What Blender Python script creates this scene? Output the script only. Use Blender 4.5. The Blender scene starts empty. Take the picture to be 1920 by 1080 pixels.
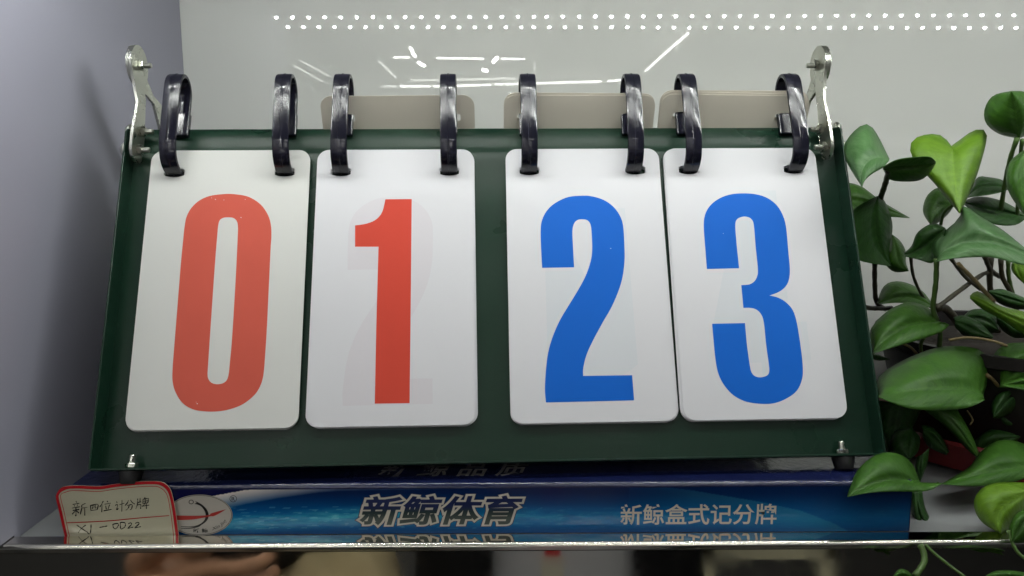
import bpy, math, random
import numpy as np
from mathutils import Matrix, Vector, noise

random.seed(7)
C = bpy.context.scene.collection
SC = bpy.context.scene

# ------------------------------------------------------------------ camera, world, exposure
HC = 0.1789                     # eye height above the shelf
F = 1507.0                      # focal length in pixels of the 1920 wide photograph
PITCH, ROLL = math.radians(8.5), math.radians(-0.3)
fwd = Vector((0, math.cos(PITCH), -math.sin(PITCH)))
right = Vector((1, 0, 0))
up = right.cross(fwd)
cr = right * math.cos(ROLL) + up * math.sin(ROLL)
cu = -right * math.sin(ROLL) + up * math.cos(ROLL)
cam_d = bpy.data.cameras.new('camera')
cam_d.sensor_width = 36
cam_d.lens = 36 * F / 1920
cam_d.clip_start = 0.005
cam_d.clip_end = 100
cam = bpy.data.objects.new('camera', cam_d)
C.objects.link(cam)
cam.matrix_world = Matrix(((cr.x, cu.x, -fwd.x, 0), (cr.y, cu.y, -fwd.y, 0), (cr.z, cu.z, -fwd.z, HC), (0, 0, 0, 1)))
SC.camera = cam
CAM = Vector((0, 0, HC))

world = bpy.data.worlds.new("World")
SC.world = world
world.use_nodes = True
bg = world.node_tree.nodes['Background']
bg.inputs[0].default_value = (0.92, 0.94, 1.0, 1)
bg.inputs[1].default_value = 0.15
SC.view_settings.view_transform = 'Standard'
SC.view_settings.look = 'None'
SC.view_settings.exposure = 0.0
SC.view_settings.gamma = 1.0
SC.cycles.max_bounces = 10
SC.cycles.use_denoising = True
LED_POWER = 290.0
TUBE_POWER = 22.0


# ------------------------------------------------------------------ surveying helpers
def ray(px, py):
    return cr * ((px - 960) / F) + cu * ((540 - py) / F) + fwd


def atY(px, py, Y):             # point on the vertical plane Y
    d = ray(px, py)
    return CAM + d * (Y / d.y)


def atZ(px, py, Z):             # point on the level plane Z
    d = ray(px, py)
    return CAM + d * ((Z - HC) / d.z)


# board frame: u to the right, v up the leaning board, n towards the viewer
LEAN, YAW = 0.404, 0.0404
BO = Vector((-0.2088, 0.3772, -0.1455 + HC))
BU = Vector((math.cos(YAW), math.sin(YAW), 0))
_b = Vector((-math.sin(YAW), math.cos(YAW), 0))
BV = Vector((0, 0, 1)) * math.cos(LEAN) + _b * math.sin(LEAN)
BN = BU.cross(BV)
BOARD = Matrix(((BU.x, BV.x, BN.x, BO.x), (BU.y, BV.y, BN.y, BO.y), (BU.z, BV.z, BN.z, BO.z), (0, 0, 0, 1)))


def buv(px, py, n):
    d = ray(px, py)
    t = (n + (BO - CAM).dot(BN)) / d.dot(BN)
    P = CAM + d * t - BO
    return P.dot(BU), P.dot(BV)


# ------------------------------------------------------------------ object helpers
def mesh(name, verts, faces, smooth=False, mats=None):
    me = bpy.data.meshes.new(name)
    me.from_pydata([tuple(v) for v in verts], [], faces)
    me.update()
    if smooth:
        me.polygons.foreach_set('use_smooth', [True] * len(me.polygons))
    return me


def loc_of(o):
    p = Vector((0, 0, 0))
    while o is not None:
        p += o.location
        o = o.parent
    return p


def obj(name, me, mat=None, parent=None, M=None):
    """M is the object's world matrix; parents are unrotated empties or share the frame."""
    o = bpy.data.objects.new(name, me)
    C.objects.link(o)
    if mat is not None:
        if len(me.materials) == 0:
            me.materials.append(mat)
    Mw = M.copy() if M is not None else Matrix.Identity(4)
    if parent is not None:
        o.parent = parent
        PW = WM.get(parent.name, Matrix.Identity(4))
        o.matrix_basis = PW.inverted() @ Mw
    else:
        o.matrix_basis = Mw
    WM[o.name] = Mw
    return o


WM = {}


def thing(name, label, cat, loc=(0, 0, 0), group=None):
    o = bpy.data.objects.new(name, None)
    C.objects.link(o)
    o.location = loc
    o.empty_display_size = 0.02
    WM[o.name] = Matrix.Translation(Vector(loc))
    tag(o, label, cat, group)
    return o


def tag(o, label, cat, group=None):
    o['label'] = label
    o['category'] = cat
    if group:
        o['group'] = group
    return o


def struct(o):
    o['kind'] = 'structure'
    return o


def sub(name, me, mat, parent, label=None, M=None):
    o = obj(name, me, mat, parent, M if M is not None else WM[parent.name])
    if label:
        o['label'] = label
    return o


class MB:
    def __init__(s):
        s.v, s.f = [], []

    def add(s, v, f):
        k = len(s.v)
        s.v += [tuple(x) for x in v]
        s.f += [tuple(i + k for i in q) for q in f]
        return s

    def box(s, a, b):
        (x0, y0, z0), (x1, y1, z1) = a, b
        return s.add([(x0, y0, z0), (x1, y0, z0), (x1, y1, z0), (x0, y1, z0), (x0, y0, z1), (x1, y0, z1), (x1, y1, z1), (x0, y1, z1)],
                     [(0, 3, 2, 1), (4, 5, 6, 7), (0, 1, 5, 4), (1, 2, 6, 5), (2, 3, 7, 6), (3, 0, 4, 7)])

    def prism(s, pts, h0, h1, axis=2):
        """closed outline pts (a, b) extruded along axis from h0 to h1"""
        n = len(pts)

        def P(a, b, h):
            return {2: (a, b, h), 0: (h, a, b), 1: (a, h, b)}[axis]
        v = [P(a, b, h0) for a, b in pts] + [P(a, b, h1) for a, b in pts]
        f = [tuple(range(n - 1, -1, -1)), tuple(range(n, 2 * n))] + [(i, (i + 1) % n, n + (i + 1) % n, n + i) for i in range(n)]
        return s.add(v, f)

    def lathe(s, prof, c=(0, 0, 0), n=32, sx=1, sy=1):
        v, f = [], []
        for (r, z) in prof:
            for k in range(n):
                a = 2 * math.pi * k / n
                v.append((c[0] + r * math.cos(a) * sx, c[1] + r * math.sin(a) * sy, c[2] + z))
        m = len(prof)
        for j in range(m - 1):
            for k in range(n):
                k2 = (k + 1) % n
                f.append((j * n + k, j * n + k2, (j + 1) * n + k2, (j + 1) * n + k))
        f.append(tuple(range(n - 1, -1, -1)))
        f.append(tuple((m - 1) * n + k for k in range(n)))
        return s.add(v, f)

    def tube(s, pts, r, n=10):
        pts = [Vector(p) for p in pts]
        rr = r if isinstance(r, (list, tuple)) else [r] * len(pts)
        v, f = [], []
        prev = None
        for i, p in enumerate(pts):
            t = (pts[min(i + 1, len(pts) - 1)] - pts[max(i - 1, 0)]).normalized()
            a = prev if prev is not None else (Vector((0, 0, 1)) if abs(t.z) < .9 else Vector((1, 0, 0)))
            x = (a - t * a.dot(t)).normalized()
            prev = x
            y = t.cross(x)
            for k in range(n):
                w = 2 * math.pi * k / n
                v.append(p + (x * math.cos(w) + y * math.sin(w)) * rr[i])
        for i in range(len(pts) - 1):
            for k in range(n):
                k2 = (k + 1) % n
                f.append((i * n + k, i * n + k2, (i + 1) * n + k2, (i + 1) * n + k))
        f.append(tuple(range(n - 1, -1, -1)))
        f.append(tuple((len(pts) - 1) * n + k for k in range(n)))
        return s.add(v, f)

    def me(s, name, smooth=False):
        return mesh(name, s.v, s.f, smooth)


def bevel(o, w, seg=2, ang=30):
    m = o.modifiers.new('bevel', 'BEVEL')
    m.width = w
    m.segments = seg
    m.limit_method = 'ANGLE'
    m.angle_limit = math.radians(ang)
    return o


def autosmooth(me, ang=35):
    me.polygons.foreach_set('use_smooth', [True] * len(me.polygons))
    me.set_sharp_from_angle(angle=math.radians(ang))
    return me


def spline(pts, per=8, closed=False):
    """Catmull-Rom through pts; a point written (x, y, 'c') is a corner"""
    n = len(pts)
    P = [(p[0], p[1]) for p in pts]
    corner = [len(p) > 2 for p in pts]
    out = []
    rng = n if closed else n - 1
    for i in range(rng):
        p1, p2 = P[i], P[(i + 1) % n]
        p0 = P[i - 1] if (closed or i > 0) else p1
        p3 = P[(i + 2) % n] if (closed or i + 2 < n) else p2
        if corner[i]:
            p0 = p1
        if corner[(i + 1) % n]:
            p3 = p2
        for k in range(per):
            t = k / per
            out.append(tuple(0.5 * (2 * p1[j] + (p2[j] - p0[j]) * t + (2 * p0[j] - 5 * p1[j] + 4 * p2[j] - p3[j]) * t * t
                                    + (-p0[j] + 3 * p1[j] - 3 * p2[j] + p3[j]) * t ** 3) for j in range(2)))
    if not closed:
        out.append(P[-1])
    return out


def rrect(u0, v0, u1, v1, r, seg=6):
    o = []
    for cx, cy, a0 in ((u1 - r, v1 - r, 0), (u0 + r, v1 - r, 90), (u0 + r, v0 + r, 180), (u1 - r, v0 + r, 270)):
        for k in range(seg + 1):
            a = math.radians(a0 + 90 * k / seg)
            o.append((cx + r * math.cos(a), cy + r * math.sin(a)))
    return o


def flat(loops, z=0.0):
    """filled flat shape (2-D curve fill, even-odd) as mesh vertices and faces"""
    cu_ = bpy.data.curves.new('outline', 'CURVE')
    cu_.dimensions = '2D'
    cu_.fill_mode = 'BOTH'
    for lp in loops:
        sp = cu_.splines.new('POLY')
        sp.points.add(len(lp) - 1)
        for i, p in enumerate(lp):
            sp.points[i].co = (p[0] * 100, p[1] * 100, 0, 1)
        sp.use_cyclic_u = True
    o = bpy.data.objects.new('outline', cu_)
    me = bpy.data.meshes.new_from_object(o)
    v = [(q.co.x / 100, q.co.y / 100, z) for q in me.vertices]
    f = [tuple(p.vertices) for p in me.polygons]
    bpy.data.objects.remove(o)
    bpy.data.curves.remove(cu_)
    bpy.data.meshes.remove(me)
    return v, f


def glyphs(text, offset=0.0, shear=0.0, space=1.0, stroke=0.0):
    """outline of a text as flat mesh data, width and bounding box"""
    c = bpy.data.curves.new('lettering', 'FONT')
    c.body = text
    c.offset = offset
    if stroke:
        c.bevel_depth = stroke
        c.bevel_resolution = 2
        c.extrude = .001
    c.shear = shear
    c.space_character = space
    o = bpy.data.objects.new('lettering', c)
    me = bpy.data.meshes.new_from_object(o)
    v = np.array([tuple(q.co) for q in me.vertices])
    f = [tuple(p.vertices) for p in me.polygons]
    bpy.data.objects.remove(o)
    bpy.data.curves.remove(c)
    bpy.data.meshes.remove(me)
    return v, f


# ------------------------------------------------------------------ materials
def S(r, g, b):                 # sRGB 0..255 to linear
    def c(x):
        x /= 255
        return x / 12.92 if x <= .04045 else ((x + .055) / 1.055) ** 2.4
    return (c(r), c(g), c(b), 1)


def mat(name, col, rough=0.5, metal=0.0, ior=1.45, coat=0.0, bump=0.0, bscale=400, vary=0.0, vscale=20, rvary=0.0, emit=None, estr=0.0, sss=0.0, detail=3, stretch=None):
    m = bpy.data.materials.new(name)
    m.use_nodes = True
    nt = m.node_tree
    b = nt.nodes['Principled BSDF']
    b.inputs['Base Color'].default_value = col if len(col) == 4 else (*col, 1)
    b.inputs['Roughness'].default_value = rough
    b.inputs['Metallic'].default_value = metal
    b.inputs['IOR'].default_value = ior
    b.inputs['Coat Weight'].default_value = coat
    b.inputs['Coat Roughness'].default_value = 0.08
    if emit:
        b.inputs['Emission Color'].default_value = emit if len(emit) == 4 else (*emit, 1)
        b.inputs['Emission Strength'].default_value = estr
    tc = nt.nodes.new('ShaderNodeTexCoord')
    src = tc.outputs['Object']
    if stretch:
        mp = nt.nodes.new('ShaderNodeMapping')
        mp.inputs['Scale'].default_value = stretch
        nt.links.new(src, mp.inputs[0])
        src = mp.outputs[0]
    if vary or rvary:
        n = nt.nodes.new('ShaderNodeTexNoise')
        n.inputs['Scale'].default_value = vscale
        n.inputs['Detail'].default_value = 5
        nt.links.new(src, n.inputs['Vector'])
        if vary:
            mx = nt.nodes.new('ShaderNodeMix')
            mx.data_type = 'RGBA'
            mx.inputs['A'].default_value = tuple(x * (1 - vary) for x in col[:3]) + (1,)
            mx.inputs['B'].default_value = tuple(min(1, x * (1 + vary)) for x in col[:3]) + (1,)
            nt.links.new(n.outputs['Fac'], mx.inputs['Factor'])
            nt.links.new(mx.outputs['Result'], b.inputs['Base Color'])
        if rvary:
            mr = nt.nodes.new('ShaderNodeMapRange')
            mr.inputs['From Min'].default_value = .35
            mr.inputs['From Max'].default_value = .65
            mr.inputs['To Min'].default_value = max(0.01, rough - rvary)
            mr.inputs['To Max'].default_value = rough + rvary
            nt.links.new(n.outputs['Fac'], mr.inputs['Value'])
            nt.links.new(mr.outputs[0], b.inputs['Roughness'])
    if bump:
        n2 = nt.nodes.new('ShaderNodeTexNoise')
        n2.inputs['Scale'].default_value = bscale
        n2.inputs['Detail'].default_value = detail
        nt.links.new(src, n2.inputs['Vector'])
        bp = nt.nodes.new('ShaderNodeBump')
        bp.inputs['Strength'].default_value = bump
        bp.inputs['Distance'].default_value = 0.001
        nt.links.new(n2.outputs['Fac'], bp.inputs['Height'])
        nt.links.new(bp.outputs[0], b.inputs['Normal'])
    return m


M_wall = mat('painted_side_wall', (0.33, 0.33, 0.40), 0.45, bump=.05, bscale=60, vary=.03, vscale=8)
M_back = mat('back_painted_glass', (0.72, 0.73, 0.695), 0.012, ior=1.52, vary=.02, vscale=3)
M_shelf = mat('white_shelf_board', (0.30, 0.31, 0.315), 0.35, vary=.05, vscale=30, bump=.05, bscale=300)
M_steel = mat('polished_steel', (0.80, 0.77, 0.70), 0.05, metal=1.0, bump=.0, rvary=.03, vscale=60)
M_green = mat('green_enamelled_metal', (0.006, 0.026, 0.0145), 0.33, ior=1.36, bump=.10, bscale=1500, vary=.12, vscale=25, rvary=.07)
M_zinc = mat('zinc_plated_steel', (0.60, 0.61, 0.54), 0.30, metal=1.0, bump=.02, bscale=900, vary=.08, vscale=150, rvary=.06)
M_ring = mat('black_moulded_plastic', (0.010, 0.010, 0.018), 0.15, ior=1.5, bump=.06, bscale=260, rvary=.08, vscale=170, stretch=(1, .35, 1))
M_rubber = mat('black_rubber', (0.012, 0.012, 0.013), 0.6, bump=.1)
M_card = mat('white_plastic_card', (0.70, 0.70, 0.735), 0.40, ior=1.45, bump=.02, bscale=90, vary=.012, vscale=40)
M_cardb = mat('card_back_plastic', (0.60, 0.56, 0.48), 0.36, bump=.02, bscale=90, vary=.03, vscale=40)
M_cardw = mat('yellowed_plastic_card', (0.68, 0.685, 0.66), 0.40, ior=1.45, bump=.02, bscale=90, vary=.012, vscale=40)
M_red = mat('red_ink', (0.62, 0.062, 0.036), 0.55, ior=1.3, vary=.07, vscale=30)
M_red0 = mat('worn_red_ink', (0.62, 0.105, 0.070), 0.55, ior=1.3, vary=.08, vscale=30)
M_blue = mat('blue_ink', (0.001, 0.122, 0.58), 0.55, ior=1.3, vary=.05, vscale=30)
M_ghost_r = mat('red_show_through', (0.675, 0.650, 0.69), 0.40)
M_ghost_b = mat('blue_show_through', (0.655, 0.68, 0.72), 0.40)
M_box = mat('glossy_navy_print', (0.008, 0.012, 0.055), 0.16, ior=1.5, coat=.5, bump=.5, bscale=240, vary=.25, vscale=60)
M_ink_w = mat('cream_print', (0.62, 0.58, 0.50), 0.3)
M_ink_n = mat('navy_print', (0.010, 0.018, 0.075), 0.3, vary=.4, vscale=200)
M_ink_k = mat('black_print', (0.012, 0.012, 0.012), 0.35)
M_ink_g = mat('grey_print', (0.22, 0.21, 0.20), 0.35)
M_ink_r = mat('red_print', (0.42, 0.035, 0.03), 0.35)
M_ovalw = mat('emblem_white_print', (0.50, 0.47, 0.42), 0.3)
M_tag = mat('cream_tag_paper', (0.52, 0.50, 0.37), 0.22, coat=.4, bump=.25, bscale=60, vary=.05, vscale=40)
M_tagred = mat('red_tag_border', (0.46, 0.015, 0.022), 0.25)
M_ink = mat('pen_ink', (0.006, 0.006, 0.008), 0.5)
M_led = mat('led_diode', (1, 1, 1), .3, emit=(0.97, 1.0, 0.95), estr=LED_POWER)
M_ledtape = mat('led_tape', (0.5, 0.5, 0.5), .4)
M_tube = mat('fluorescent_tube', (1, 1, 1), .3, emit=(1.0, 1.0, 0.93), estr=TUBE_POWER)
M_near = mat('fill_lamp_tube', (1, 1, 1), .3, emit=(1.0, 1.0, 0.96), estr=14)
M_spot = mat('ceiling_lamp_lens', (1, 1, 1), .3, emit=(1.0, 1.0, 0.92), estr=60)
M_dimtube = mat('dim_fluorescent_tube', (1, 1, 1), .3, emit=(1.0, 1.0, 0.93), estr=8.0)
M_ceiling = mat('shop_ceiling_paint', (0.25, 0.25, 0.25), .8, vary=.1, vscale=1)
M_floor = mat('shop_floor', (0.018, 0.018, 0.018), .6, vary=.2, vscale=2)
M_pot = mat('dark_brown_pot', (0.007, 0.005, 0.005), .45, bump=.1, vary=.2, vscale=20)
M_saucer = mat('dark_red_saucer', (0.16, 0.012, 0.014), .4, vary=.15, vscale=30)
M_soil = mat('soil', (0.02, 0.014, 0.01), .9, bump=1, bscale=300)
M_stem = mat('green_stem', (0.07, 0.13, 0.03), .4, vary=.3, vscale=80)
M_stemb = mat('brown_vine', (0.045, 0.04, 0.022), .5, vary=.4, vscale=80, bump=.3)
M_stemt = mat('tan_root', (0.16, 0.12, 0.05), .5, vary=.3, vscale=80)


def leaf_mat(name, c1, c2, spec=.42):
    m = bpy.data.materials.new(name)
    m.use_nodes = True
    nt = m.node_tree
    N, L = nt.nodes, nt.links
    b = N['Principled BSDF']
    b.inputs['Roughness'].default_value = spec
    b.inputs['IOR'].default_value = 1.42
    uv = N.new('ShaderNodeUVMap')
    sep = N.new('ShaderNodeSeparateXYZ')
    L.new(uv.outputs[0], sep.inputs[0])

    def math_(op, a, c):
        n = N.new('ShaderNodeMath')
        n.operation = op
        for i, q in enumerate((a, c)):
            if q is None:
                continue
            if isinstance(q, (int, float)):
                n.inputs[i].default_value = q
            else:
                L.new(q, n.inputs[i])
        return n.outputs[0]
    ax = math_('ABSOLUTE', sep.outputs[0], None)              # 0 at the midrib, 1 at the edge
    s = math_('SUBTRACT', sep.outputs[1], math_('MULTIPLY', ax, 0.28))
    w = math_('SINE', math_('MULTIPLY', s, 52.0), None)       # side veins sweep towards the tip
    nz = N.new('ShaderNodeTexNoise')
    nz.inputs['Scale'].default_value = 70
    nz.inputs['Detail'].default_value = 4
    tc = N.new('ShaderNodeTexCoord')
    cmb = N.new('ShaderNodeCombineXYZ')
    oi = N.new('ShaderNodeObjectInfo')
    L.new(math_('MULTIPLY', s, 15.0), cmb.inputs[0])
    L.new(math_('MULTIPLY', sep.outputs[0], 2.2), cmb.inputs[1])
    L.new(math_('MULTIPLY', oi.outputs['Location'], 1.0) if False else math_('MULTIPLY', sep.outputs[1], 2.0), cmb.inputs[2])
    nz.inputs['Scale'].default_value = 1.0
    nz.inputs['Detail'].default_value = 6
    nz.inputs['Roughness'].default_value = .62
    L.new(cmb.outputs[0], nz.inputs['Vector'])
    nz2 = N.new('ShaderNodeTexNoise')
    nz2.inputs['Scale'].default_value = 420
    nz2.inputs['Detail'].default_value = 3
    mp = N.new('ShaderNodeMapping')
    mp.inputs['Scale'].default_value = (1, 1, .4)
    L.new(tc.outputs['Object'], mp.inputs[0])
    L.new(mp.outputs[0], nz2.inputs['Vector'])
    fac = math_('ADD', math_('MULTIPLY', math_('SUBTRACT', nz.outputs['Fac'], .20), 1.6), math_('MULTIPLY', w, .03))
    fac = math_('SUBTRACT', fac, .12)
    rib = N.new('ShaderNodeMapRange')
    rib.inputs['From Min'].default_value = 0.0
    rib.inputs['From Max'].default_value = 0.05
    rib.inputs['To Min'].default_value = .35
    rib.inputs['To Max'].default_value = 0.0
    L.new(ax, rib.inputs['Value'])
    fac = math_('ADD', fac, rib.outputs[0])
    mx = N.new('ShaderNodeMix')
    mx.data_type = 'RGBA'
    mx.inputs['A'].default_value = (*c1, 1)
    mx.inputs['B'].default_value = (*c2, 1)
    mx.clamp_factor = True
    L.new(fac, mx.inputs['Factor'])
    L.new(mx.outputs['Result'], b.inputs['Base Color'])
    bp = N.new('ShaderNodeBump')
    bp.inputs['Strength'].default_value = .6
    bp.inputs['Distance'].default_value = .0006
    h = math_('ADD', math_('MULTIPLY', w, .10), math_('ADD', math_('MULTIPLY', nz2.outputs['Fac'], .5), math_('MULTIPLY', nz.outputs['Fac'], 1.4)))
    L.new(h, bp.inputs['Height'])
    L.new(bp.outputs[0], b.inputs['Normal'])
    tr = N.new('ShaderNodeBsdfTranslucent')
    L.new(mx.outputs['Result'], tr.inputs['Color'])
    ms = N.new('ShaderNodeMixShader')
    ms.inputs[0].default_value = .22
    out = N['Material Output']
    L.new(b.outputs[0], ms.inputs[1])
    L.new(tr.outputs[0], ms.inputs[2])
    L.new(ms.outputs[0], out.inputs['Surface'])
    return m


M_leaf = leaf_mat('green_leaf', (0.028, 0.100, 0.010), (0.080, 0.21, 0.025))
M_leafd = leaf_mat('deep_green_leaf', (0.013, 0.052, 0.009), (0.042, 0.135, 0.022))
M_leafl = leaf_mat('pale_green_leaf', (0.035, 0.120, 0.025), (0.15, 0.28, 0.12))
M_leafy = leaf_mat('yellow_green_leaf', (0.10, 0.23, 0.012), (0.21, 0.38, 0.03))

# ------------------------------------------------------------------ the cabinet compartment
XL, XR, YB, ZT = -0.2470, 0.66, 0.625, 0.158 + HC
ZS = -0.0025                    # shelf board, a little below the polished lip
TB, TF = 0.3753, 0.3650         # back and front of the lip
struct(obj('shelf', MB().box((XL - .16, TB, -0.020), (XR, YB + .01, ZS)).me('shelf'), M_shelf))
struct(obj('back_panel', MB().box((XL - .02, YB, ZS), (XR, YB + .008, ZT)).me('back_panel'), M_back))
struct(obj('side_wall', MB().prism([(.338, ZT), (.338, .0075), (TF - .0004, .0075), (TF - .0004, .0003), (TB + .0002, .0003), (TB + .0002, ZS + .0003), (YB - .0005, ZS + .0003), (YB - .0005, ZT)], XL - .018, XL, axis=0).me('side_wall'), M_wall))
struct(obj('far_side_wall', MB().box((XR, 0.345, -0.018), (XR + .018, YB, ZT)).me('far_side_wall'), M_wall))
struct(obj('upper_shelf', MB().box((XL - .02, 0.335, ZT), (XR + .02, YB + .01, ZT + .02)).me('upper_shelf'), M_shelf))
# polished trim: a flat top strip, a rounded nose, a narrow rebate and the tall mirror fascia
prof = [(TB, -0.0002), (TF + .0020, -0.0002)]
for k in range(9):
    a = math.radians(90 + 90 * k / 8)
    prof.append((TF + .0020 + 0.0020 * math.cos(a), -0.0022 + 0.0020 * math.sin(a)))
nose = MB().prism(prof[1:] + [(TF, -0.0036), (TF + .0006, -0.0042), (TF + .0020, -.0042)], XL - .16, XR, axis=0)
struct(obj('trim_edge', autosmooth(nose.me('trim_edge'), 40), mat('satin_steel', (0.80, 0.78, 0.70), 0.22, metal=1.0, rvary=.05, vscale=40)))
prof = [(TB - .0002, -.0002), (TF + .0022, -.0002), (TF + .0022, -.0044), (TF + .0008, -0.0044), (TF + .0008, -0.13), (TB - .0002, -0.13)]
tr_ = MB().prism([(y, z) for y, z in prof], XL - .16, XR, axis=0)
_me = autosmooth(tr_.me('shelf_trim'), 25)
struct(obj('shelf_trim', _me, M_steel))
struct(obj('cabinet_base', MB().box((XL - .06, .3765, -1.35), (XR, YB, -.0205)).me('cabinet_base'), M_floor))
struct(obj('floor', MB().box((-14, -20, -1.40), (14, 6, -1.35)).me('floor'), M_floor))
struct(obj('ceiling', MB().box((-14, -22, 1.97), (14, 6, 2.03)).me('ceiling'), M_ceiling))

# ------------------------------------------------------------------ LED strips under the upper shelf (seen mirrored in the back panel)
led_me = MB().lathe([(.0018, 0), (.0018, -.0008), (.0015, -.0016), (.0009, -.0021)], n=8).me('led')
led_me.materials.append(M_led)


def led_strip(label, Y, x0, z0, z1, n, gap):
    L = .0167
    x1 = x0 + n * L
    t = thing('led_strip', label, 'light', ((x0 + x1) / 2, Y, z0), 'led strips under the upper shelf')
    tape = MB()
    tape.add([(x0 - .01, Y - .004, z0 + .0004), (x1, Y - .004, z1 + .0004), (x1, Y + .004, z1 + .0004), (x0 - .01, Y + .004, z0 + .0004),
              (x0 - .01, Y - .004, ZT), (x1, Y - .004, ZT), (x1, Y + .004, ZT), (x0 - .01, Y + .004, ZT)],
             [(0, 3, 2, 1), (0, 1, 5, 4), (1, 2, 6, 5), (2, 3, 7, 6), (3, 0, 4, 7)])
    obj('tape', tape.me('tape'), M_ledtape, t)
    for k in range(n):
        x = x0 + k * L - (.0035 if k > gap else 0)
        obj('led', led_me, None, t, Matrix.Translation((x, Y, z0 + (z1 - z0) * k / n)))


led_strip('added front row of small white leds standing in for a second reflection, the lower row of dots mirrored behind', .356, -.239, .1515 + HC, .1460 + HC, 52, 15)  # added strip, stands in for a second glass reflection of the rear one
led_strip('rear row of small white leds, the upper row of dots mirrored behind', .3845, -.2428, .1562 + HC, .1545 + HC, 52, 16)

# ------------------------------------------------------------------ shop ceiling lamps (mirrored in the back panel)
ZC = 1.62 + HC


def mir(px, py, Z=ZC):
    d = ray(px, py)
    P = CAM + d * ((Z - HC) / d.z)
    return Vector((P.x, 2 * YB - P.y, P.z))


TL = [((738, 107.6), (769, 107.6), 0), ((819, 109), (907.5, 110), 0), ((939, 110), (984, 111), 0), ((709.5, 113.6), (742.5, 145.5), 1),
      ((716, 162), (744, 162), 1), ((750, 162), (807, 162), 0), ((812.6, 162), (900.7, 159.7), 0), ((905, 159), (921, 158.6), 0), ((928, 158), (944, 157.8), 0),
      ((948, 158), (1127.6, 152.6), 0), ((1140, 152), (1166, 150), 0), ((770, 151), (967, 147), 1), ((1210, 133), (1290, 62), 0),
      ((562, 112.5), (617, 142.5), 2), ((551, 122), (604, 153), 2), ((1003, 116), (1002, 135), 2), ((1270, 86), (1269, 98), 2)]
TLAB = ['short streak left of centre crossing the brightest spot', 'long level streak over the fourth ring', 'short level streak right of the slanted spot', 'slanted streak falling to the right, left of centre',
        'short faint dash starting the long dashed line', 'second dash of the long dashed line', 'third dash of the long dashed line, behind the fourth ring', 'tiny dash between two longer ones in the dashed line', 'small dash left of the longest streak',
        'longest nearly level streak, behind the fifth ring', 'last dash of the dashed line at the sixth ring', 'thin faint streak above the dashed line', 'long diagonal streak rising to the right, right of centre',
        'faint slanted streak right of the second ring, the upper one', 'faint slanted streak right of the second ring, the lower one', 'faint upright streak above the fifth ring', 'faint upright streak below the long diagonal']
SLAB = ['largest bright spot, upper half', 'largest bright spot, lower half', 'slanted bright spot below the largest one', 'slanted bright spot rising to the right', 'small faint spot below the rising one', 'lowest bright spot, just left of the fifth ring']
for i, (a, b, dim) in enumerate(TL):
    A, B = mir(*a), mir(*b)
    wid = 0.016 * (A - Vector((0, 1.25, 0))).length / 12
    o = obj('ceiling_tube', MB().tube([A, B], wid if dim < 2 else wid * .7, 8).me('ceiling_tube', True), M_tube if dim == 0 else M_dimtube)
    tag(o, 'ceiling tube mirrored as ' + TLAB[i], 'light', 'fluorescent tubes on the shop ceiling')
for i, (a, b) in enumerate([((769, 90), (774, 96)), ((773, 99), (779, 106)), ((784, 117), (797, 124)), ((924, 117), (933, 107)), ((905, 131), (914, 133)), ((951, 185), (960, 176))]):
    A, B = mir(*a, ZC - .1), mir(*b, ZC - .1)
    r = .0021 * (A - Vector((0, 1.25, 0))).length
    o = obj('ceiling_spotlight', MB().tube([A, A.lerp(B, .15), A.lerp(B, .4), A.lerp(B, .5), A.lerp(B, .6), A.lerp(B, .85), B], [r * .5, r, r, r * .7, r, r, r * .5], 10).me('ceiling_spotlight', True), M_spot)
    tag(o, 'ceiling spotlight mirrored as ' + SLAB[i], 'light', 'spotlights on the shop ceiling')

for row, (yy, nm) in enumerate(((.345, 'above the display cabinet'), (-.85, 'over the photographer'), (-2.9, 'in the aisle behind the photographer'), (-5.0, 'farther back in the shop'))):  # unseen fill lamps, added to brighten the box front, cards and photographer
    for k, xx in enumerate((-3.0, -1.15, .7)):
        lp = thing('ceiling_fill_lamp', '%s twin tube fill lamp added %s, out of the frame' % (('far left', 'left', 'right')[k], nm), 'light', (xx, yy, ZC + .16), 'fill lamps added on the shop ceiling')
        obj('housing', MB().box((xx - .64, yy - .09, ZC + .05), (xx + .64, yy + .09, ZC + .16)).me('housing'), M_ceiling, lp)
        for dy in (-.045, .045):
            obj('tube', MB().tube([(xx - .6, yy + dy, ZC + .02), (xx + .6, yy + dy, ZC + .02)], .019, 10).me('tube', True), M_near, lp)

# ------------------------------------------------------------------ the scoreboard
board = thing('scoreboard', 'green metal flip scoreboard showing red 0 1 and blue 2 3 on ringed white cards', 'scoreboard', tuple(BO + BU * .2))
W, H, D = .400, .1835, .012
T = .0010


def tray_me(name):
    m = MB()
    # panel and the top band, bent back in a soft curve
    prof = [(0.0, -D), (.168, -D), (.1725, -D), (.1738, -.0124), (.1755, -.0131), (.178, -.0136), (.181, -.0138), (.184, -.0142), (.187, -.0150), (.1895, -.0162), (.1906, -.0178)]
    back = [(v_ - T * .9, n_ - T) for v_, n_ in reversed(prof)]
    back[-1] = (0.0, -D - T)
    loop = prof + back
    m.add([(x, v_, n_) for x in (T, W - T) for v_, n_ in loop],
          [tuple(range(len(loop))), tuple(range(2 * len(loop) - 1, len(loop) - 1, -1))] +
          [(i, len(loop) + i, len(loop) + (i + 1) % len(loop), (i + 1) % len(loop)) for i in range(len(loop))])
    return m


def prism_u(m, pts, u0, u1):     # outline in (v, n) extruded along u
    k = len(pts)
    m.add([(u0, a, b) for a, b in pts] + [(u1, a, b) for a, b in pts],
          [tuple(range(k)), tuple(range(2 * k - 1, k - 1, -1))] + [(i, k + i, k + (i + 1) % k, (i + 1) % k) for i in range(k)])
    return m


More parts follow.
